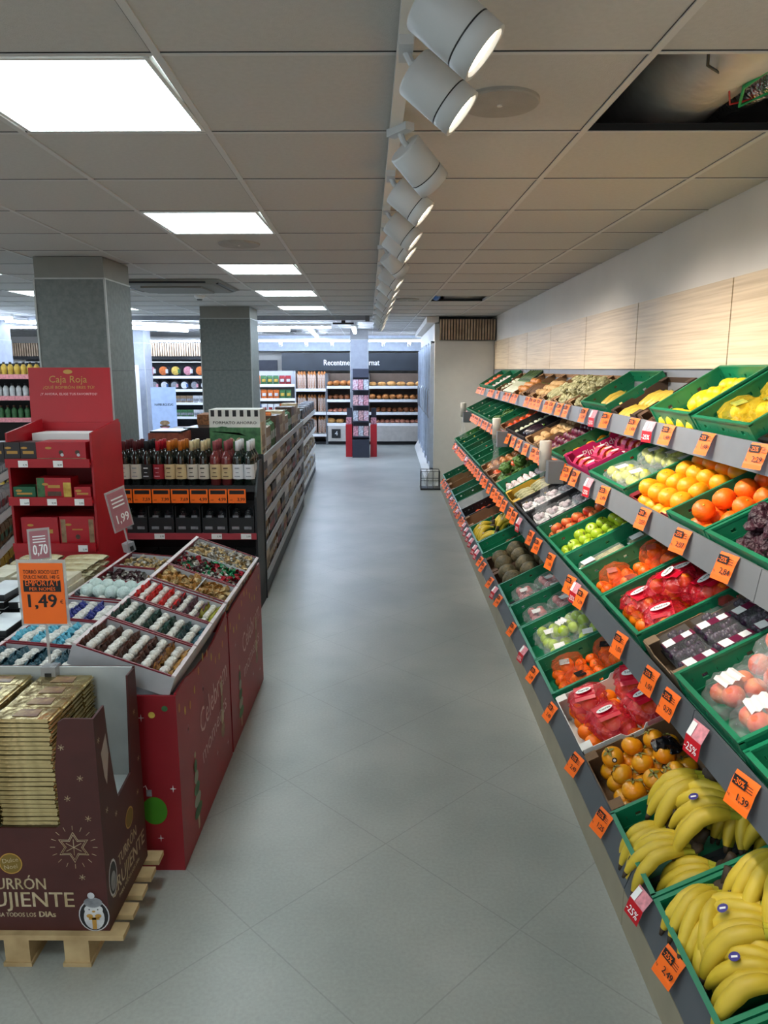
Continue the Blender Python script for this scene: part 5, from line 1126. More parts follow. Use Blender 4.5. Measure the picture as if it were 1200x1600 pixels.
# ---- sweets bins: cardboard bodies with sloping trays both sides of a ridge
body = M('bin_red_print', (150, 26, 38), .42, c2=(138, 20, 32), scale=4, spec=.6); inner = M('bin_inner_white', (186, 186, 190), .6); rim = M('tray_rim_red', (120, 18, 34), .45); rimw = M('tray_rim_white', (212, 196, 196), .5)
RX, LX, RZ0, RZ1 = -.685, -1.362, .685, .80
ridge = -1.008
YB = [2.20, 2.47, 2.70, 2.95, 3.18, 3.72]
for i, (y0, y1, nm) in enumerate(((2.19, 2.945, 'nearer'), (2.965, 3.74, 'further'))):
    o = root('sweets_bin', 'red printed cardboard sweets bin by the aisle, the %s one' % nm, 'display bin')
    MB().box(LX, RX, y0, y0 + .01, 0, .625, body).ob('front_panel', o); MB().box(LX, RX, y1 - .01, y1, 0, .625, body).ob('back_panel', o)
    pts = [(RX, y0 + .01, 0), (RX, y1 - .01, 0), (RX, y1 - .01, .655)] + ([(RX, y0 + .75 * (1 - s) ** 1.0, .655 - .05 * math.sin(math.pi * s)) for s in (.15, .3, .5, .7, .85)] if i == 0 else []) + [(RX, y0 + .01, .63)]
    MB().prism(pts, (-.008, 0, 0), body).ob('side_panel', o); MB().box(LX, LX + .008, y0 + .01, y1 - .01, 0, .62, body).ob('side_panel', o)
    MB().box(LX + .01, RX - .012, y0 + .011, y1 - .011, .56, .565, inner).ob('inner_deck', o)
    t = MB(); yc = y0
    def P(y, z): return (RX, yc + y, z)
    t.text('Celebrem', P(.27, .34), (0, 1, 0.10), (0, -.15, 1), .10, M('print_pale', (214, 176, 172), .5), width=.44, off=.001); t.text('moments', P(.28, .225), (0, 1, .10), (0, -.15, 1), .07, M('print_pale', (214, 176, 172), .5), width=.40, off=.001)
    for k in range(12): t.disc(P(.03 + k * .062, .57 - .05 * math.sin(k * .9)), Y3, Z3, .009, C_['yellow'] if k % 2 else M('print_amber', (200, 140, 70), .5), 10, off=.001, rad2=.016)
    for y, z in ((.12, .45), (.2, .12), (.5, .15), (.62, .4), (.33, .5), (.68, .1)): t.add([P(y - .014, z), P(y, z - .003), P(y + .014, z), P(y, z + .003)], [(0, 1, 2, 3)], paper); t.add([P(y - .002, z), P(y, z - .02), P(y + .002, z), P(y, z + .02)], [(0, 1, 2, 3)], paper)
    # drawn gift tree decoration
    for k in range(5): t.disc(P(.19 - .003 * k, .10 + k * .045), Y3, Z3, .05 - k * .008, M('print_sage', (150, 160, 140), .5) if k % 2 else M('print_green', (50, 104, 74), .5), 14, off=.001 + k * .0002, rad2=.024)
    t.rect(P(.19, .055), Y3, Z3, .02, .05, C_['cream'], off=.001); t.disc(P(.18, .32), Y3, Z3, .012, C_['cream'], 10, off=.001)
    for k in range(4): t.disc(P(.60, .20 + k * .06), Y3, Z3, .030 - .004 * k, C_['cream'] if k % 2 else C_['tan'], 12, off=.001 + k * .0002, rad2=.034)
    t.ob('side_print', o)
    if i == 0:
        f = MB(); f.disc((-.775, y0, .22), X3, Z3, .042, M('bauble_green', (66, 134, 26), .5), 24, off=.001, rad2=.05); f.rect((-.790, y0, .284), X3, Z3, .018, .024, C_['grey']); f.tube([(-.795, y0 - .002, .297), (-.80, y0 - .002, .312), (-.806, y0 - .002, .306)], .0012, paper, 5)
        f.disc((-.765, y0, .56), X3, Z3, .011, C_['yellow'], 16, off=.001); f.disc((-.722, y0, .582), X3, Z3, .010, C_['green'], 16, off=.001)
        for x, z in ((-.71, .30), (-.80, .55), (-.76, .12), (-.83, .46)): f.add([(x - .011, y0 - .001, z), (x, y0 - .001, z - .002), (x + .011, y0 - .001, z), (x, y0 - .001, z + .002)], [(0, 1, 2, 3)], paper); f.add([(x - .0018, y0 - .001, z), (x, y0 - .001, z - .014), (x + .0018, y0 - .001, z), (x, y0 - .001, z + .014)], [(0, 1, 2, 3)], paper)
        f.ob('front_print', o)
# trays
AT = math.atan2(RZ1 - RZ0, abs(ridge - RX))
W_T = math.hypot(RZ1 - RZ0, ridge - RX) - .004
def tray(dy, side):
    """local x: from upper edge (0) down to lower edge (W_T); y centre; z up from tray floor"""
    def f():
        o = root('sweets_tray', '', 'tray'); h = .075; t_ = .006; b = MB()
        b.box(0, W_T, -dy / 2, dy / 2, -h, -h + .004, inner)
        for a in ((0, t_, -dy / 2, dy / 2), (W_T - t_, W_T, -dy / 2, dy / 2), (t_, W_T - t_, -dy / 2, -dy / 2 + t_), (t_, W_T - t_, dy / 2 - t_, dy / 2)): b.box(*a, -h + .004, -.006, inner)
        b.ob('box', o); r = MB()
        for a in ((-.001, .012, -dy / 2, dy / 2), (W_T - .012, W_T + .001, -dy / 2, dy / 2)): r.box(*a, -.006, 0, rimw)
        for a in ((.012, W_T - .012, -dy / 2, -dy / 2 + .006), (.012, W_T - .012, dy / 2 - .006, dy / 2)): r.box(*a, -.006, -.001, rim)
        r.box(.012, .015, -dy / 2 + .006, dy / 2 - .006, -.03, -.001, rim); r.ob('rim', o)
        return o
    return f
def traymat(side, y):
    if side > 0: return Matrix.Translation((ridge + .003, y, RZ1)) @ Matrix.Rotation(AT, 4, 'Y')
    return Matrix.Translation((LX + .003, y, .715)) @ Matrix.Rotation(R(5), 4, 'Y')
cw = M('candy_white', (226, 222, 214), .35, c2=(205, 198, 188), scale=80, bump=.5, bscale=200)
def candy(mat, tw, key, long=.019, rr_=.0125, tl=.016):
    def f():
        b = MB(); b.ell((0, 0, 0), (long, rr_, rr_ * .9), mat, 9, 6, lump=.06)
        for s in (-1, 1):
            n = 7; c = (s * (long - .003), 0, 0); ring = [(s * (long + tl * rnd(.75, 1.15)), rr_ * rnd(1.1, 1.5) * math.cos(2 * math.pi * k / n), rr_ * rnd(1.1, 1.5) * math.sin(2 * math.pi * k / n)) for k in range(n)]
            b.add([c] + ring, [(0, 1 + k, 1 + (k + 1) % n) for k in range(n)], tw)
        return tag(b.ob('wrapped_sweet', smooth=True), '', 'sweet')
    return f
tw = {n: M('twist_' + n, c, .35, var=.2, scale=60, bump=.6, bscale=150) for n, c in [('brown', (84, 44, 32)), ('green', (20, 66, 58)), ('red', (226, 40, 40)), ('lime', (180, 176, 50)), ('gold', (176, 124, 56)), ('teal', (28, 74, 88)), ('sky', (90, 180, 206)), ('navy', (30, 40, 130)), ('plum', (90, 50, 64)), ('black', (40, 46, 56))]}
gfoil = M('foil_gold', (190, 160, 110), .3, .5, var=.3, scale=60, bump=.8, bscale=120); sfoil = M('foil_silver', (176, 170, 160), .3, .5, var=.3, scale=60, bump=.8, bscale=120)
ffg = M('foil_green', (20, 130, 80), .25, .5, bump=.8, bscale=120); ffr = M('foil_red', (170, 26, 44), .25, .5, bump=.8, bscale=120); ffk = M('foil_dark', (60, 30, 34), .3, .5, bump=.8, bscale=120)
def candyrows(side, y, dy, cols, where):
    F = traymat(side, y); n = len(cols); px = (W_T - .03) / n
    for i, c in enumerate(cols):
        m = int((dy - .02) / .025)
        for j in range(m):
            place('candy_' + c, candy(cw, tw[c], c, px * .27, .0155, px * .29), F @ TR(.015 + px * (i + .5), -dy / 2 + .012 + (j + .5) * (dy - .024) / m, -.040 + rnd(-.003, .006), rnd(-.16, .16), rnd(0, 6)), 'white wrapped sweet with %s twisted ends in the %s' % (c, where), '%s sweets, %s' % (c, where))
            if j % 3 == 0: pass
        # second layer
        for j in range(m - 1): place('candy_' + c, None, F @ TR(.015 + px * (i + .5), -dy / 2 + .012 + (j + 1) * (dy - .024) / m, -.018 + rnd(-.004, .008), rnd(-.2, .2), rnd(0, 6)), 'white wrapped sweet with %s twisted ends in the %s' % (c, where), '%s sweets, %s' % (c, where))
def heapfoil(side, y, dy, mats, where, n, x0=.02, x1=None, y0=0, y1=1, base=-.055, big=1):
    F = traymat(side, y); x1 = x1 or W_T - .02
    for k in range(n):
        nm, m_ = mats[k % len(mats)]
        place('foilc_%s%.1f' % (nm, big), candy(m_, m_, nm, .016 * big, .011 * big, .010 * big), F @ TR(rnd(x0, x1), rnd(-dy / 2 + .02 + (dy - .04) * y0, -dy / 2 + .02 + (dy - .04) * y1), base + .008 + .024 * (k / n) + rnd(0, .006), rnd(0, 6), rnd(0, 6), rnd(-.3, .3)), '%s foil sweet in the %s' % (nm, where), '%s foil sweets, %s' % (nm, where))
rows_r = [(2.20, 2.465), (2.47, 2.70), (2.705, 2.945), (2.965, 3.19), (3.195, 3.72)]
wr = ['tray of brown twist sweets nearest the viewer', 'tray of green twist sweets by the aisle', 'mixed red and plum tray by the aisle', 'gold tray with a divider by the aisle', 'double tray of foil sweets at the far end']
for (a, b2), nm in zip(rows_r, wr): place('tray%.3f' % (b2 - a), tray(b2 - a - .004, 1), traymat(1, (a + b2) / 2), 'white lined sloping cardboard ' + nm)
candyrows(1, 2.3325, .26, ['brown', 'brown', 'brown', 'brown', 'gold'], 'tray nearest the viewer')
candyrows(1, 2.585, .225, ['green', 'green', 'green', 'green', 'teal'], 'second aisle side tray')
candyrows(1, 2.825, .235, ['red', 'red', 'red', 'plum', 'plum', 'lime'], 'third aisle side tray')
heapfoil(1, 3.0775, .22, [('gold', gfoil), ('bronze', tw['gold'])], 'gold tray by the aisle', 95, big=1.5)
heapfoil(1, 3.4575, .52, [('green', ffg), ('dark', ffk), ('red', ffr), ('silver', sfoil)], 'near part of the far tray', 330, y0=0, y1=.5)
heapfoil(1, 3.4575, .52, [('silver', sfoil), ('pale gold', gfoil)], 'far part of the far tray', 260, y0=.53, y1=1)
T_ = traymat(1, 3.0775); tag(MB().box(.19, .194, -.10, .10, -.07, -.003, inner).ob('tray_divider'), 'white cardboard divider inside the gold sweets tray', 'divider').matrix_world = T_
tag(MB().box(.012, W_T - .012, -.002, .002, -.07, -.006, inner).ob('tray_divider'), 'white cardboard divider across the far foil sweets tray', 'divider').matrix_world = traymat(1, 3.4575)
rows_l = [(2.20, 2.44), (2.445, 2.70), (2.705, 2.945), (2.965, 3.22), (3.225, 3.46), (3.465, 3.72)]
wl = ['tray of dark teal sweets behind the ridge', 'tray of light blue sweets behind the ridge', 'tray of navy sweets behind the ridge', 'tray of white rolls behind the ridge', 'tray of black twist sweets behind the ridge', 'tray of silver sweets at the far inner end']
for (a, b2), nm in zip(rows_l, wl): place('tray%.3f' % (b2 - a), tray(b2 - a - .004, -1), traymat(-1, (a + b2) / 2), 'white lined sloping cardboard ' + nm)
candyrows(-1, 2.32, .235, ['teal'] * 4, 'inner tray nearest the viewer')
candyrows(-1, 2.5725, .25, ['sky'] * 4, 'second inner tray')
candyrows(-1, 2.825, .235, ['navy'] * 4, 'third inner tray')
candyrows(-1, 3.0925, .25, ['black'] * 4, 'fourth inner tray')
heapfoil(-1, 3.34, .23, [('dark', ffk), ('silver', sfoil)], 'fifth inner tray', 150)
heapfoil(-1, 3.59, .25, [('silver', sfoil), ('pale gold', gfoil)], 'last inner tray', 150)
wrap = M('wrap_mint_white', (206, 220, 214), .35, c2=(180, 198, 192), scale=40, bump=.6)
for i in range(5):
    for j in range(2):
        def roll(): return tag(MB().ell((0, 0, 0), (.030, .035, .032), wrap, 14, 8, lump=.04).ob('wrapped_roll', smooth=True), '', 'sweet')
        place('roll', roll, TR(-1.30 + i * .052, 3.03 + j * .09, .715 - i * .004, 0), 'big white wrapped ball in a row across the inner trays', 'big white wrapped balls')

# stacks of nougat boxes on a third bin further left
o = root('nougat_table', 'low red cardboard table under the stacks of nougat boxes', 'display bin')
MB().box(-1.98, LX - .01, 2.19, 3.74, .50, .56, body).ob('deck', o); MB().box(-1.98, LX - .01, 2.19, 2.2, 0, .50, body).ob('front_panel', o); MB().box(-1.98, LX - .01, 3.73, 3.74, 0, .50, body).ob('back_panel', o); MB().box(-1.98, -1.97, 2.2, 3.73, 0, .5, body).ob('side_panel', o); MB().box(LX - .02, LX - .01, 2.2, 3.73, 0, .5, body).ob('side_panel', o)
tb_w = M('nougat_top_white', (214, 218, 222), .3, c2=(196, 200, 206)); tb_k = M('nougat_side_black', (22, 22, 24), .35); tb_c = M('nougat_cream', (206, 198, 176), .4, c2=(180, 168, 140), scale=20)
def nougat(side, topm):
    def f():
        o = root('nougat_box', '', 'sweets box'); MB().box(-.052, .052, -.1, .1, 0, .026, side).ob('box', o); MB().box(-.052, .052, -.1, .1, .026, .028, topm).ob('lid', o); b = MB(); b.rect((0, -.1, .014), X3, Z3, .030, .022, paper); b.ob('barcode_panel', o); return o
    return f
posn = ['leftmost', 'second', 'third', 'fourth', 'rightmost']
for j, (y, hs) in enumerate(((2.36, [5, 5, 6, 5]), (2.60, [7, 6, 7, 6]), (2.84, [9, 8, 8, 7]), (3.08, [9, 8, 8, 7]))):
    for i, h in enumerate(hs):
        x = -1.80 + i * .122
        for k in range(h):
            crm = (j == 3)
            place('ng%d' % crm, nougat(tb_c if crm else tb_k, tb_c if crm else tb_w), TR(x + rnd(-.006, .006), y + rnd(-.006, .006), .561 + k * .0285, rnd(-.04, .04)), '%s nougat box in the %s stack of the %s row' % ('cream' if crm else 'white topped black', posn[i], ['nearest', 'second', 'third', 'fourth'][j]), 'nougat boxes row %s stack %s' % (posn[j], posn[i]))
crp = M('pack_cream_film', (206, 196, 160), .25, c2=(168, 150, 108), scale=14, bump=.8, bscale=50, spec=.8)
def creampack():
    b = MB(); vs = []; fs = []; nx = 8
    for a in range(nx + 1):
        u = a / nx; e = min(1, math.sin(math.pi * min(max(u, .02), .98)) ** .35)
        for k in range(8): g = 2 * math.pi * k / 8; vs.append(((u - .5) * .2, math.cos(g) * .045 * (.85 + .15 * e) * rnd(.93, 1.05), .016 + math.sin(g) * .016 * e * rnd(.8, 1.1)))
    for a in range(nx):
        for k in range(8): fs.append((a * 8 + k, a * 8 + (k + 1) % 8, (a + 1) * 8 + (k + 1) % 8, (a + 1) * 8 + k))
    b.add(vs, fs, crp); return tag(b.ob('biscuit_pack'), '', 'food bag')
for j in range(5):
    for i in range(2):
        for k in range(5): place('creampack', creampack, TR(-1.78 + i * .22 + rnd(-.008, .008), 3.27 + j * .095, .562 + k * .031, rnd(-.08, .08)), 'cream film biscuit pack stacked behind the nougat boxes, %s column' % ['left', 'right'][i] if False else 'cream film biscuit pack stacked on the red table behind the nougat boxes', 'cream film biscuit packs')

# ---- pallet with chocolate nougat display
o = root('wooden_pallet', 'pale wooden pallet under the brown nougat box at the lower left', 'pallet')
for i in range(5): MB().box(-1.42, -.742, 1.782 + i * .080, 1.834 + i * .080, .084, .100, wood).ob('deck_board', o)
for x in (-1.36, -1.08, -.912): MB().box(x, x + .07, 1.785, 2.16, .066, .084, wood).ob('stringer', o)
for x in (-1.36, -1.08, -.912):
    for y in (1.785, 1.94, 2.08): MB().box(x, x + .07, y, y + .08, .012, .066, wood).ob('block', o)
    MB().box(x - .005, x + .075, 1.78, 2.165, 0, .012, wood).ob('bottom_board', o)
brown = M('nougat_carton_brown', (74, 30, 26), .5, c2=(66, 26, 22)); cyan = M('nougat_carton_brown_in', (60, 36, 30), .6)
BX0, BX1, BY0, BY1, BZ = -1.29, -.785, 1.80, 2.12, .101
o = root('nougat_carton', 'dark brown printed carton full of gold nougat bars on the pallet', 'display box')
MB().prism([(BX0, BY0, BZ), (BX1, BY0, BZ), (BX1, BY0, .742), (-.865, BY0, .742), (-.880, BY0, .732), (-.898, BY0, .60), (-.898, BY0, .43), (-.91, BY0, .42), (-1.165, BY0, .42), (-1.177, BY0, .43), (-1.177, BY0, .60), (-1.195, BY0, .732), (-1.21, BY0, .742), (BX0, BY0, .742)], (0, .006, 0), brown).ob('front_panel', o)
for x, s in ((BX1 - .006, 1), (BX0, -1)):
    MB().prism([(x, BY0 + .006, BZ), (x, BY1, BZ), (x, BY1, .75), (x, 2.062, .75), (x, 2.052, .62), (x, 2.035, .45), (x, 1.925, .437), (x, 1.905, .52), (x, 1.888, .62), (x, 1.875, .745), (x, BY0 + .006, .742)], (.006, 0, 0), brown).ob('side_panel', o)
ic = M('carton_inside_grey', (186, 190, 188), .6); MB().box(BX0 + .006, BX1 - .006, BY1 - .006, BY1, BZ, .755, ic).ob('back_panel', o); MB().box(BX0, BX1, BY1, BY1 + .006, BZ, .755, brown).ob('back_panel', o)
MB().box(BX0 + .006, BX1 - .006, BY0 + .006, BY1 - .006, BZ, .395, ic).ob('inner_base', o)
t = MB(); F0 = lambda x, z: (x, BY0, z); pw = M('print_cream', (226, 216, 196), .5)
t.text('TURRÓN', F0(-1.037, .232), X3, Z3, .036, pw, 'C', width=.165, bold=.0012); t.text('CRUJIENTE', F0(-1.037, .177), X3, Z3, .048, pw, 'C', width=.315, bold=.0015); t.text('PARA TODOS LOS', F0(-1.115, .145), X3, Z3, .0135, pw, width=.125, bold=.0008); t.text('DIAs', F0(-.982, .145), X3, Z3, .018, pw, width=.047, bold=.002)
t.disc(F0(-1.045, .312), X3, Z3, .032, gold, 28); t.disc(F0(-1.045, .312), X3, Z3, .029, M('print_dark_gold', (120, 96, 30), .5), 28, off=.0012); t.text('Dulce', F0(-1.045, .316), (1, 0, .15), (-.15, 0, 1), .014, pw, 'C', off=.0016); t.text('Noel', F0(-1.045, .296), (1, 0, .15), (-.15, 0, 1), .014, pw, 'C', off=.0016)
def flake(t, c, r, x, z, s):
    for k in range(3):
        g = math.pi * k / 3 + .3; d = r * math.cos(g) + z * math.sin(g); n_ = r * -math.sin(g) + z * math.cos(g); c_ = Vector(c) + r.cross(z) * .001
        t.add([tuple(c_ - d * s - n_ * s * .09), tuple(c_ + d * s - n_ * s * .09), tuple(c_ + d * s + n_ * s * .09), tuple(c_ - d * s + n_ * s * .09)], [(0, 1, 2, 3)], pw)
t.ob('lettering', o); t = MB()
for x, z in ((-.877, .66), (-.833, .57), (-.872, .51), (-.820, .45), (-.850, .27), (-1.2, .35), (-1.24, .55)): t = MB(); flake(t, F0(x, z), X3, 0, Z3, .009); t.ob('snowflake', o)
t = MB()
# star biscuit drawing
c = Vector(F0(-.866, .363)); st = []
for ring, wdt_ in ((.046, .0022), (.038, .0018)):
    pts = [c + X3 * math.sin(math.pi * k / 6) * (ring if k % 2 == 0 else ring * .55) + Z3 * math.cos(math.pi * k / 6) * (ring if k % 2 == 0 else ring * .55) + Vector((0, -.0012, 0)) for k in range(12)]
    t.tube(pts + [pts[0]], wdt_ / 2, pw, 4)
for k in range(6): g = math.pi * k / 6; d = X3 * math.sin(g) + Z3 * math.cos(g); t.tube([c - d * .024 - Y3 * .0012, c + d * .024 - Y3 * .0012], .0008, pw, 4) if k % 2 == 0 else None
for k in range(16): g = 2 * math.pi * k / 16; d = X3 * math.sin(g) + Z3 * math.cos(g); t.tube([c + d * .052 - Y3 * .001, c + d * .065 - Y3 * .001], .0007, pw, 4)
t.ob('star_drawing', o); t = MB()
# seated penguin drawing
pc = Vector(F0(-.826, .150)); Dk = M('print_black', (20, 20, 24), .5); Wt = M('print_white', (230, 232, 230), .5)
def D(dx, dz, a, b2, m_, k): t.disc(tuple(pc + X3 * dx + Z3 * dz), X3, Z3, a, m_, 22, off=.001 + k * .0003, rad2=b2)
D(0, 0, .043, .050, Wt, 0); D(0, 0, .040, .047, Dk, 1); D(0, -.006, .029, .038, Wt, 2); D(-.013, .020, .013, .012, Wt, 3); D(.013, .020, .013, .012, Wt, 3); D(0, .042, .026, .016, C_['grey'], 4); D(-.004, .064, .010, .010, C_['white'], 5)
D(-.012, .020, .002, .002, Dk, 5); D(.012, .020, .002, .002, Dk, 5); D(0, .014, .005, .003, gold, 5); t.rect(tuple(pc + Z3 * -.024), X3, Z3, .012, .036, gold, off=.0028); t.rect(tuple(pc + Z3 * -.008), X3, Z3, .030, .008, gold, off=.0028)
D(-.012, .0, .009, .006, gold, 6); D(.012, .0, .009, .006, gold, 6)
t.ob('penguin_drawing', o)
t = MB(); S0 = lambda y, z: (BX1, y, z)
t.text('TURRÓN', S0(1.965, .235), Y3, Z3, .036, pw, 'C', width=.15, bold=.0012); t.text('CRUJIENTE', S0(1.965, .170), Y3, Z3, .048, pw, 'C', width=.275, bold=.0015); t.text('PARA TODOS LOS DIAs', S0(1.965, .142), Y3, Z3, .013, pw, 'C', width=.17, bold=.0008)
t.disc(S0(1.995, .325), Y3, Z3, .032, gold, 24); t.disc(S0(1.995, .325), Y3, Z3, .028, M('print_dark_gold', (120, 96, 30), .5), 24, off=.0012)
for y, z in ((1.82, .67), (1.84, .45), (2.09, .62), (2.10, .46), (2.075, .36), (1.90, .40)): flake(t, S0(y, z), Y3, 0, Z3, .009)
for dz, m_, a in ((0, Wt, .030), (.0, Dk, .026)): t.disc(S0(1.845, .235), Y3, Z3, a, m_, 16, off=.001 if m_ is Wt else .0013, rad2=a * 1.9)
t.disc(S0(1.845, .225), Y3, Z3, .018, C_['grey'], 16, off=.0017, rad2=.03); t.ob('side_print', o)
t = MB().quad([(BX1 + .0006, 1.83, .625), (BX1 + .0006, 1.842, .55), (BX1 + .0006, 1.855, .52), (BX1 + .0006, 1.880, .60), (BX1 + .0006, 1.870, .665)], M('torn_card', (176, 164, 158), .9)).ob('torn_patch', o, label='torn pale patch')
gfo = M('nougat_foil', (206, 186, 134), .25, .85, c2=(150, 130, 84), scale=14, bump=.35, bscale=30)
gpr = M('nougat_print', (110, 74, 60), .3, c2=(160, 130, 90), scale=40)
def bar():
    o = root('nougat_bar', '', 'nougat bar'); b = MB(); L = .083; Wd = .036; vs = []; fs = []
    prof = [(-1, .1), (-.93, .15), (-.90, 1), (.90, 1), (.93, .15), (1, .1)]
    for x, t_ in prof:
        for (y, z) in ((-1, 0), (1, 0), (.96, .95), (-.96, .95)): vs.append((x * L, y * Wd * (1 if t_ > .5 else .97), .0062 + (z - .5) * .0100 * t_ + rnd(-.0003, .0003)))
    for a in range(len(prof) - 1):
        for k in range(4): fs.append((a * 4 + k, a * 4 + (k + 1) % 4, (a + 1) * 4 + (k + 1) % 4, (a + 1) * 4 + k))
    fs += [(3, 2, 1, 0), tuple(range(20, 24))]
    b.add(vs, fs, gfo); b.ob('wrapper', o); MB().quad([(-.03, -.02, .0122), (.04, -.02, .0122), (.035, .022, .0122), (-.025, .02, .0122)], gpr).ob('print', o); return o
for i, x in enumerate((-1.185, -.985)):
    for j in range(4):
        for k in range(26):
            if i == 0 and j > 0 and k < 20: continue
            place('bar', bar, TR(x + rnd(-.003, .003) + (0 if i else .015), 1.846 + j * .0735 + rnd(-.002, .002), .396 + k * .0131, rnd(-.02, .02)), 'gold foil nougat bar stacked in the brown carton, %s' % ('aisle side stack' if i else 'far side stack'), 'gold nougat bars, %s' % ('aisle side' if i else 'far side'))
# price sign
def sign(name, lab, x, y, z0, rz, lines, w_=.130, h_=.188, base=None, paperm=orange_p, ry=0):
    o = root(name, lab, 'price sign', (x, y, z0), rz)
    o.rotation_euler[1] = ry
    MB().box(-w_ / 2 - .008, w_ / 2 + .008, .001, .004, 0, h_ + .016, M('sign_acrylic', (200, 200, 200), .15, alpha=.5)).ob('holder', o)
    c_ = MB().box(-w_ / 2, w_ / 2, -.001, .001, .006, h_ + .006, paperm).ob('card', o)
    t = MB(); lines(t, w_, h_); t.ob('lettering', c_)
    zb = base - z0; MB().tube([(0, .004, zb + .02), (0, .004, .02)], .0045, M('sign_acrylic', (200, 200, 200), .15, alpha=.5), 8).ob('post', o)
    cl = MB(); cl.box(-.022, .022, -.014, .026, zb - .035, zb + .012, M('clip_clear', (170, 170, 174), .15, alpha=.55)); cl.box(-.010, .010, -.016, -.014, zb - .03, zb - .006, black); cl.ob('clip', o)
def big(t, w_, h_):
    t.text('TORRÓ XOCO LLET', (0, -.001, h_ * .86), X3, Z3, .012, ink, 'C', width=w_ * .82, bold=.0005); t.text('DULCE NOEL 140 G', (0, -.001, h_ * .78), X3, Z3, .011, ink, 'C', width=w_ * .82, bold=.0004)
    t.rect((0, -.001, h_ * .66), X3, Z3, w_ * .86, h_ * .19, ink, off=.0008); t.text("EMPORTA'T", (0, -.001, h_ * .665), X3, Z3, .018, orange_p, 'C', width=w_ * .78, off=.0016, bold=.0006); t.text('PER NOMÉS', (0, -.001, h_ * .585), X3, Z3, .011, orange_p, 'C', width=w_ * .6, off=.0016, bold=.0004)
    t.text('1,49', (-.01, -.001, h_ * .31), X3, Z3, .042, ink, 'C', width=w_ * .74, bold=.0032); t.text('€', (w_ * .38, -.001, h_ * .37), X3, Z3, .012, ink)
sign('price_sign', 'orange price sign reading 1,49 on a clear stand above the gold nougat', -1.035, 2.10, .893, 0, big, base=.752)
def small(txt):
    def f(t, w_, h_):
        for k in range(3): t.rect((0, -.001, h_ * (.85 - k * .1)), X3, Z3, w_ * .7, h_ * .04, paper)
        t.text(txt, (0, -.001, h_ * .2), X3, Z3, .045, paper, 'C', width=w_ * .8, bold=.002)
    return f
rosep = M('sign_rose', (170, 110, 118), .4)
sign('price_sign', 'rose coloured price sign partly hidden behind the orange sign', -1.475, 3.0, .86, R(30), small('0,70'), .07, .12, base=.80, paperm=rosep)
sign('price_sign', 'narrow rose price sign leaning in front of the red chocolate stand', -1.295, 3.50, .885, R(58), small('1,99'), .10, .19, base=.80, paperm=rosep, ry=-.22)

# ---- drinks shelf at the far left behind the red stand, and sloping-view gondola beside it
o = root('drinks_shelf', 'dark shelf unit of small bottles and jars at the left edge', 'shelf unit', (0, 0, 0))
dx0, dx1, dy = -4.2, -2.55, 6.3
MB().box(dx0, dx1, dy + .4, dy + .44, 0, 1.7, darkm).ob('back_panel', o); MB().box(dx1 - .02, dx1, dy, dy + .4, 0, 1.66, darkm).ob('side_panel', o); MB().box(dx0, dx1 - .02, dy + .03, dy + .4, 0, .1, darkm).ob('base', o)
DL = [(.25, 'lowest'), (.60, 'fifth'), (.92, 'fourth'), (1.235, 'third'), (1.42, 'second'), (1.60, 'top')]
for z, n in DL:
    sh = MB().box(dx0, dx1 - .02, dy + .01, dy + .4, z - .02, z, darkm).ob('shelf', o); MB().box(dx0, dx1 - .02, dy, dy + .01, z - .03, z + .008, pinkp).ob('price_strip', sh)
def jarf(c1, c2):
    def f():
        o = root('drink_bottle', '', 'bottle'); MB().lathe([(0, 0), (.028, 0), (.03, .01), (.03, .09), (.012, .12), (.012, .13)], C_[c1], 10).ob('body', o, True); MB().lathe([(.014, .118), (.014, .142), (0, .142)], C_[c2], 10).ob('cap', o, True); return o
    return f
for (z, n), (a, b2) in zip(DL, (('violet', 'white'), ('yellow', 'brown'), ('red', 'white'), ('green', 'brown'), ('white', 'dark'), ('yellow', 'dark'))):
    for i in range(24): place('jar%s%s' % (a, b2), jarf(a, b2), TR(dx1 - .07 - i * .056, dy + .06, z + .001, s=.78), '%s bottle on the %s shelf of the far left drinks unit' % (a, n), '%s drinks on the %s shelf' % (a, n))
GL = TR(-2.50, 4.75, 0, R(16))
o = root('side_gondola', 'low shelf gondola with pale price strips at the left edge beside the red stand', 'shelf unit'); o.matrix_world = GL
MB().box(-.4, -.01, -.6, 1.2, 0, .1, darkm).ob('base', o); MB().box(-.42, -.40, -.6, 1.2, 0, 1.02, shelfw).ob('back_panel', o)
SL = [(.14, 'lowest'), (.34, 'fourth'), (.54, 'third'), (.74, 'second'), (.98, 'top')]
SO = [opt('s1', 'pouch', .13, .09, .15, 'violet', 'pink', 'purple sweets bag'), opt('s2', 'pouch', .13, .09, .15, 'yellow', 'brown', 'yellow sweets bag'), opt('s3', 'pouch', .12, .09, .15, 'tan', 'green', 'tan sweets bag'), opt('s4', 'pouch', .12, .09, .15, 'white', 'red', 'white and red sweets bag'), opt('s5', 'box', .16, .2, .11, 'grey', 'white', 'flat grey blue box')]
for i, (z, n) in enumerate(SL):
    sh = MB().box(-.4, -.008, -.6, 1.2, z - .025, z, shelfw).ob('shelf', o); MB().box(-.008, .0, -.6, 1.2, z - .03, z + .02, paper).ob('price_strip', sh)
    rowof(GL @ TR(-.012, 0, z + .001), -.58, 1.18, [SO[i]], 'on the %s shelf of the low side gondola' % n, 'row %s' % n)

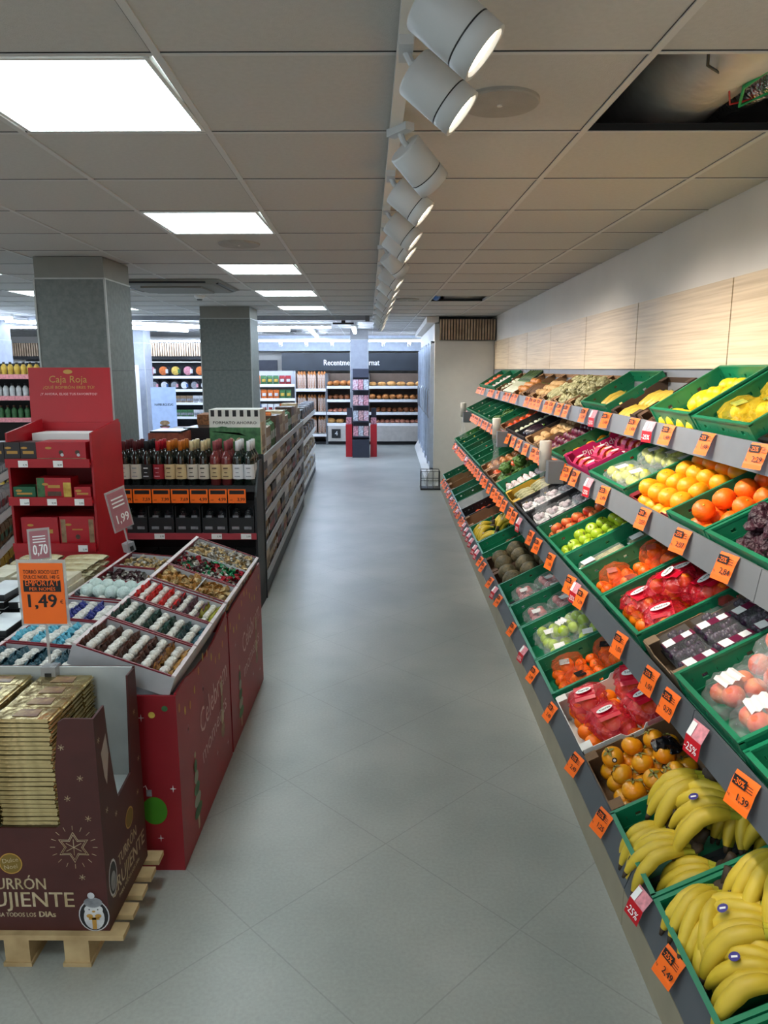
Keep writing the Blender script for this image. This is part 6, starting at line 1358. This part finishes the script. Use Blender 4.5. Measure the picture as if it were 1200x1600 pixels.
# ---- far gondolas, snacks, wall fridges
GG = TR(-1.12, 9.5, 0, R(2.35))
o = root('white_gondola', 'pale shelf gondola beyond the biscuit gondola on the left of the aisle', 'shelf unit'); o.matrix_world = GG
MB().box(-.9, -.01, 0, 2.6, 0, .1, darkm).ob('base', o); MB().box(-.46, -.44, 0, 2.6, .1, 1.0, shelfw).ob('back_panel', o); MB().box(-.9, 0, -.02, 0, 0, 1.02, shelfw).ob('end_panel', o)
for i, (z, n) in enumerate(((.14, 'lowest'), (.42, 'third'), (.70, 'second'), (.98, 'top'))):
    sh = MB().box(-.44, -.008, 0, 2.6, z - .025, z, paper).ob('shelf', o); MB().box(-.008, 0, 0, 2.6, z - .035, z + .03, paper).ob('price_strip', sh)
    rowof(GG @ TR(-.012, 0, z + .001), .02, 2.58, [P1[(i * 2) % 9], P1[(i * 2 + 7) % 9]], 'on the %s shelf of the pale gondola beyond' % n, 'pale gondola %s' % n)
GS = TR(-1.72, 13.4, 0, R(-80))
o = root('snack_shelf', 'far shelf of colourful snack bags left of the baguette rack', 'shelf unit'); o.matrix_world = GS
MB().box(-.4, -.38, -1.6, 0, 0, 1.62, shelfw).ob('back_panel', o); MB().box(-.4, -.01, -1.6, 0, 0, .1, darkm).ob('base', o); MB().box(-.4, 0, 0, .02, 0, 1.62, shelfw).ob('side_panel', o)
FO = [opt('f%d' % i, 'pouch', .105, .07, .17, a, b2, '%s crisps bag' % a) for i, (a, b2) in enumerate((('red', 'white'), ('yellow', 'red'), ('blue', 'white'), ('white', 'red'), ('orange', 'white'), ('green', 'yellow')))]
for i, (z, n) in enumerate(((.14, 'lowest'), (.38, 'fifth'), (.62, 'fourth'), (.87, 'third'), (1.12, 'second'), (1.37, 'top'))):
    sh = MB().box(-.4, -.008, -1.6, 0, z - .02, z, white).ob('shelf', o); MB().box(-.008, 0, -1.6, 0, z - .03, z + .02, paper).ob('price_strip', sh)
    rowof(GS @ TR(-.012, 0, z + .001), -1.58, -.02, FO[i % 3:] + FO[:i % 3], 'on the %s shelf of the far snack unit' % n, 'far snacks %s' % n)

# slatted fridge wall seen between the grey columns
o = root('wall_fridge', 'long open wall fridge under the slatted fascia seen between the grey columns', 'fridge', (0, 14.8, 0))
MB().box(-7.5, -3.3, .6, .7, 0, 1.9, M('fridge_dark', (60, 66, 76), .5)).ob('back_panel', o); MB().box(-7.5, -3.3, 0, .6, 0, .35, M('fridge_dark', (60, 66, 76), .5)).ob('base', o)
MB().box(-7.5, -3.3, -.02, .6, 1.84, 1.90, black).ob('canopy', o); MB().box(-7.5, -3.3, -.06, -.03, 1.78, 1.80, white).ob('lamp_strip', o)
for z in (.7, .98, 1.24, 1.50): sh = MB().box(-7.5, -3.3, .05, .6, z - .02, z, white).ob('shelf', o); MB().box(-7.5, -3.3, .03, .05, z - .03, z + .02, paper).ob('price_strip', sh)
o = root('slatted_fascia', 'row of vertical wooden slats above the wall fridge', 'wooden screen', (0, 14.78, 0)); MB().box(-7.5, -3.2, 0, .03, 1.90, 2.16, black).ob('backing', o)
for i in range(90): MB().box(-7.48 + i * .047, -7.452 + i * .047, -.03, 0, 1.905, 2.155, sl).ob('slat', o)
def pizza(c1, c2):
    def f():
        o = root('round_pack', '', 'food pack'); b = MB().disc((0, 0, .12), X3, Z3, .118, C_['dark'], 24, off=.0); b.prism([(.118 * math.cos(2 * math.pi * k / 24), 0, .12 + .118 * math.sin(2 * math.pi * k / 24)) for k in range(24)], (0, .02, 0), C_['dark']); b.ob('tray', o)
        MB().disc((-.01, 0, .12), X3, Z3, .085, C_[c1], 20, off=.003).rect((.06, 0, .11), X3, Z3, .05, .08, C_[c2], off=.004).ob('face', o); return o
    return f
for i in range(16):
    a, b2 = [('yellow', 'green'), ('pink', 'white'), ('orange', 'white')][i % 3]
    place('pz' + a, pizza(a, b2), TR(-7.2 + i * .245, 14.86, 1.502), 'large round %s pack on the top shelf of the wall fridge' % a, 'large round %s packs' % a)
for i in range(20):
    a, b2 = [('white', 'blue'), ('grey', 'pink')][i % 2]
    place('pz' + a, pizza(a, b2), TR(-7.3 + i * .2, 14.86, 1.242, s=.8), 'small round %s pack on the second shelf of the wall fridge' % a, 'small round %s packs' % a)
for z, n, ops in ((.98, 'third', ('tan', 'white')), (.70, 'fourth', ('green', 'white')), (.36, 'lowest', ('red', 'yellow'))):
    rowof(TR(0, 14.88, z + .001, R(-90)), -7.3, -3.4, [opt('w' + ops[0], 'box', .12, .12, .17, ops[0], ops[1], '%s chilled box' % ops[0]), opt('w' + ops[1], 'box', .1, .12, .14, ops[1], 'grey', '%s chilled box' % ops[1])], 'on the %s shelf of the wall fridge' % n, 'wall fridge %s' % n) if False else None
    y = -7.35; i = 0
    while y < -3.45:
        a = ops[(i // 3) % 2]; place('cb_' + a, pack_box('chilled_box', .12, .12, .15, C_[a], C_['grey']), TR(y, 14.88, z + .001, R(-90)), '%s chilled box on the %s shelf of the wall fridge' % (a, n), '%s boxes, wall fridge %s' % (a, n)); y += .128; i += 1
# glazed side fridge and poster
o = root('glass_door_fridge', 'pale framed glass door fridge between the columns, left of the poster', 'fridge', (-4.25, 12.4, 0), R(8))
MB().box(-1.4, -.02, .4, .45, 0, 1.72, white).ob('back_panel', o); MB().box(-.03, .0, 0, .4, 0, 1.72, white).ob('side_panel', o); MB().box(-1.4, -.03, 0, .4, 0, .2, white).ob('base', o)
for z in (.55, .85, 1.15, 1.42): MB().box(-1.4, -.03, .05, .4, z - .02, z, white).ob('shelf', o)
for i in range(2): d_ = MB().box(-1.38 + i * .68, -.72 + i * .68, 0, .01, .2, 1.7, glass).ob('glass_door', o); MB().tube([(-.76 + i * .68, -.03, .8), (-.76 + i * .68, -.03, 1.2)], .01, black, 6).ob('door_handle', d_)
for k, (z, a) in enumerate(((.21, 'yellow'), (.551, 'red'), (.851, 'white'), (1.151, 'tan'), (1.421, 'green'))):
    for i in range(9): place('cb_' + a, pack_box('chilled_box', .12, .12, .15, C_[a], C_['grey']), TR(-4.25, 12.4, z, R(8)) @ TR(-1.3 + i * .14, .1, 0, R(-90)), '%s carton behind the glass door fridge between the columns' % a, '%s cartons in the glass fridge' % a)
o = root('promotion_poster', 'pale blue standing poster with a burger drawing between the columns', 'poster', (-3.75, 12.2, 0), R(5))
MB().box(-.18, .22, 0, .02, .2, 1.36, M('poster_blue', (176, 196, 232), .5)).ob('panel', o); MB().box(-.12, .16, -.05, .1, 0, .2, rail).ob('foot', o)
t = MB(); t.text('HAMBURGUESAS', (.02, 0, 1.06), X3, Z3, .04, ink, 'C', width=.3, bold=.002); t.disc((.02, 0, .78), X3, Z3, .08, C_['tan'], 18, rad2=.04); t.disc((.02, 0, .72), X3, Z3, .085, C_['brown'], 18, off=.001, rad2=.025); t.disc((.02, 0, .68), X3, Z3, .08, C_['pink'], 18, off=.0012, rad2=.03); t.ob('print', o)
# back side of the room at the viewer's left: service shelf hidden parts omitted

# the sweets and bulbs past three hundred: one object each
for nm, lab, cat in (('wrapped_sweets', 'loose heap of further wrapped sweets filling the inner and far trays', 'sweets'), ('garlic_bulbs', 'further white bulbs filling the far crates', 'vegetables')):
    b = MB()
    for me, Mx in REST[nm]:
        k = len(b.v); mi = [b.m(m_) for m_ in me.materials]
        b.v += [tuple(Mx @ v.co) for v in me.vertices]
        for p in me.polygons: b.f.append(tuple(k + i for i in p.vertices)); b.mi.append(mi[p.material_index])
    if b.v: tag(b.ob(nm), lab, cat, kind='stuff')

o = root('card_sign', 'small black card sign standing on top of the drinks shelf', 'sign', (-2.92, 6.42, 1.70)); MB().box(-.05, .05, 0, .02, 0, .08, black).ob('card', o); MB().text('Nou', (0, 0, .045), X3, Z3, .014, paper, 'C').ob('lettering', o)
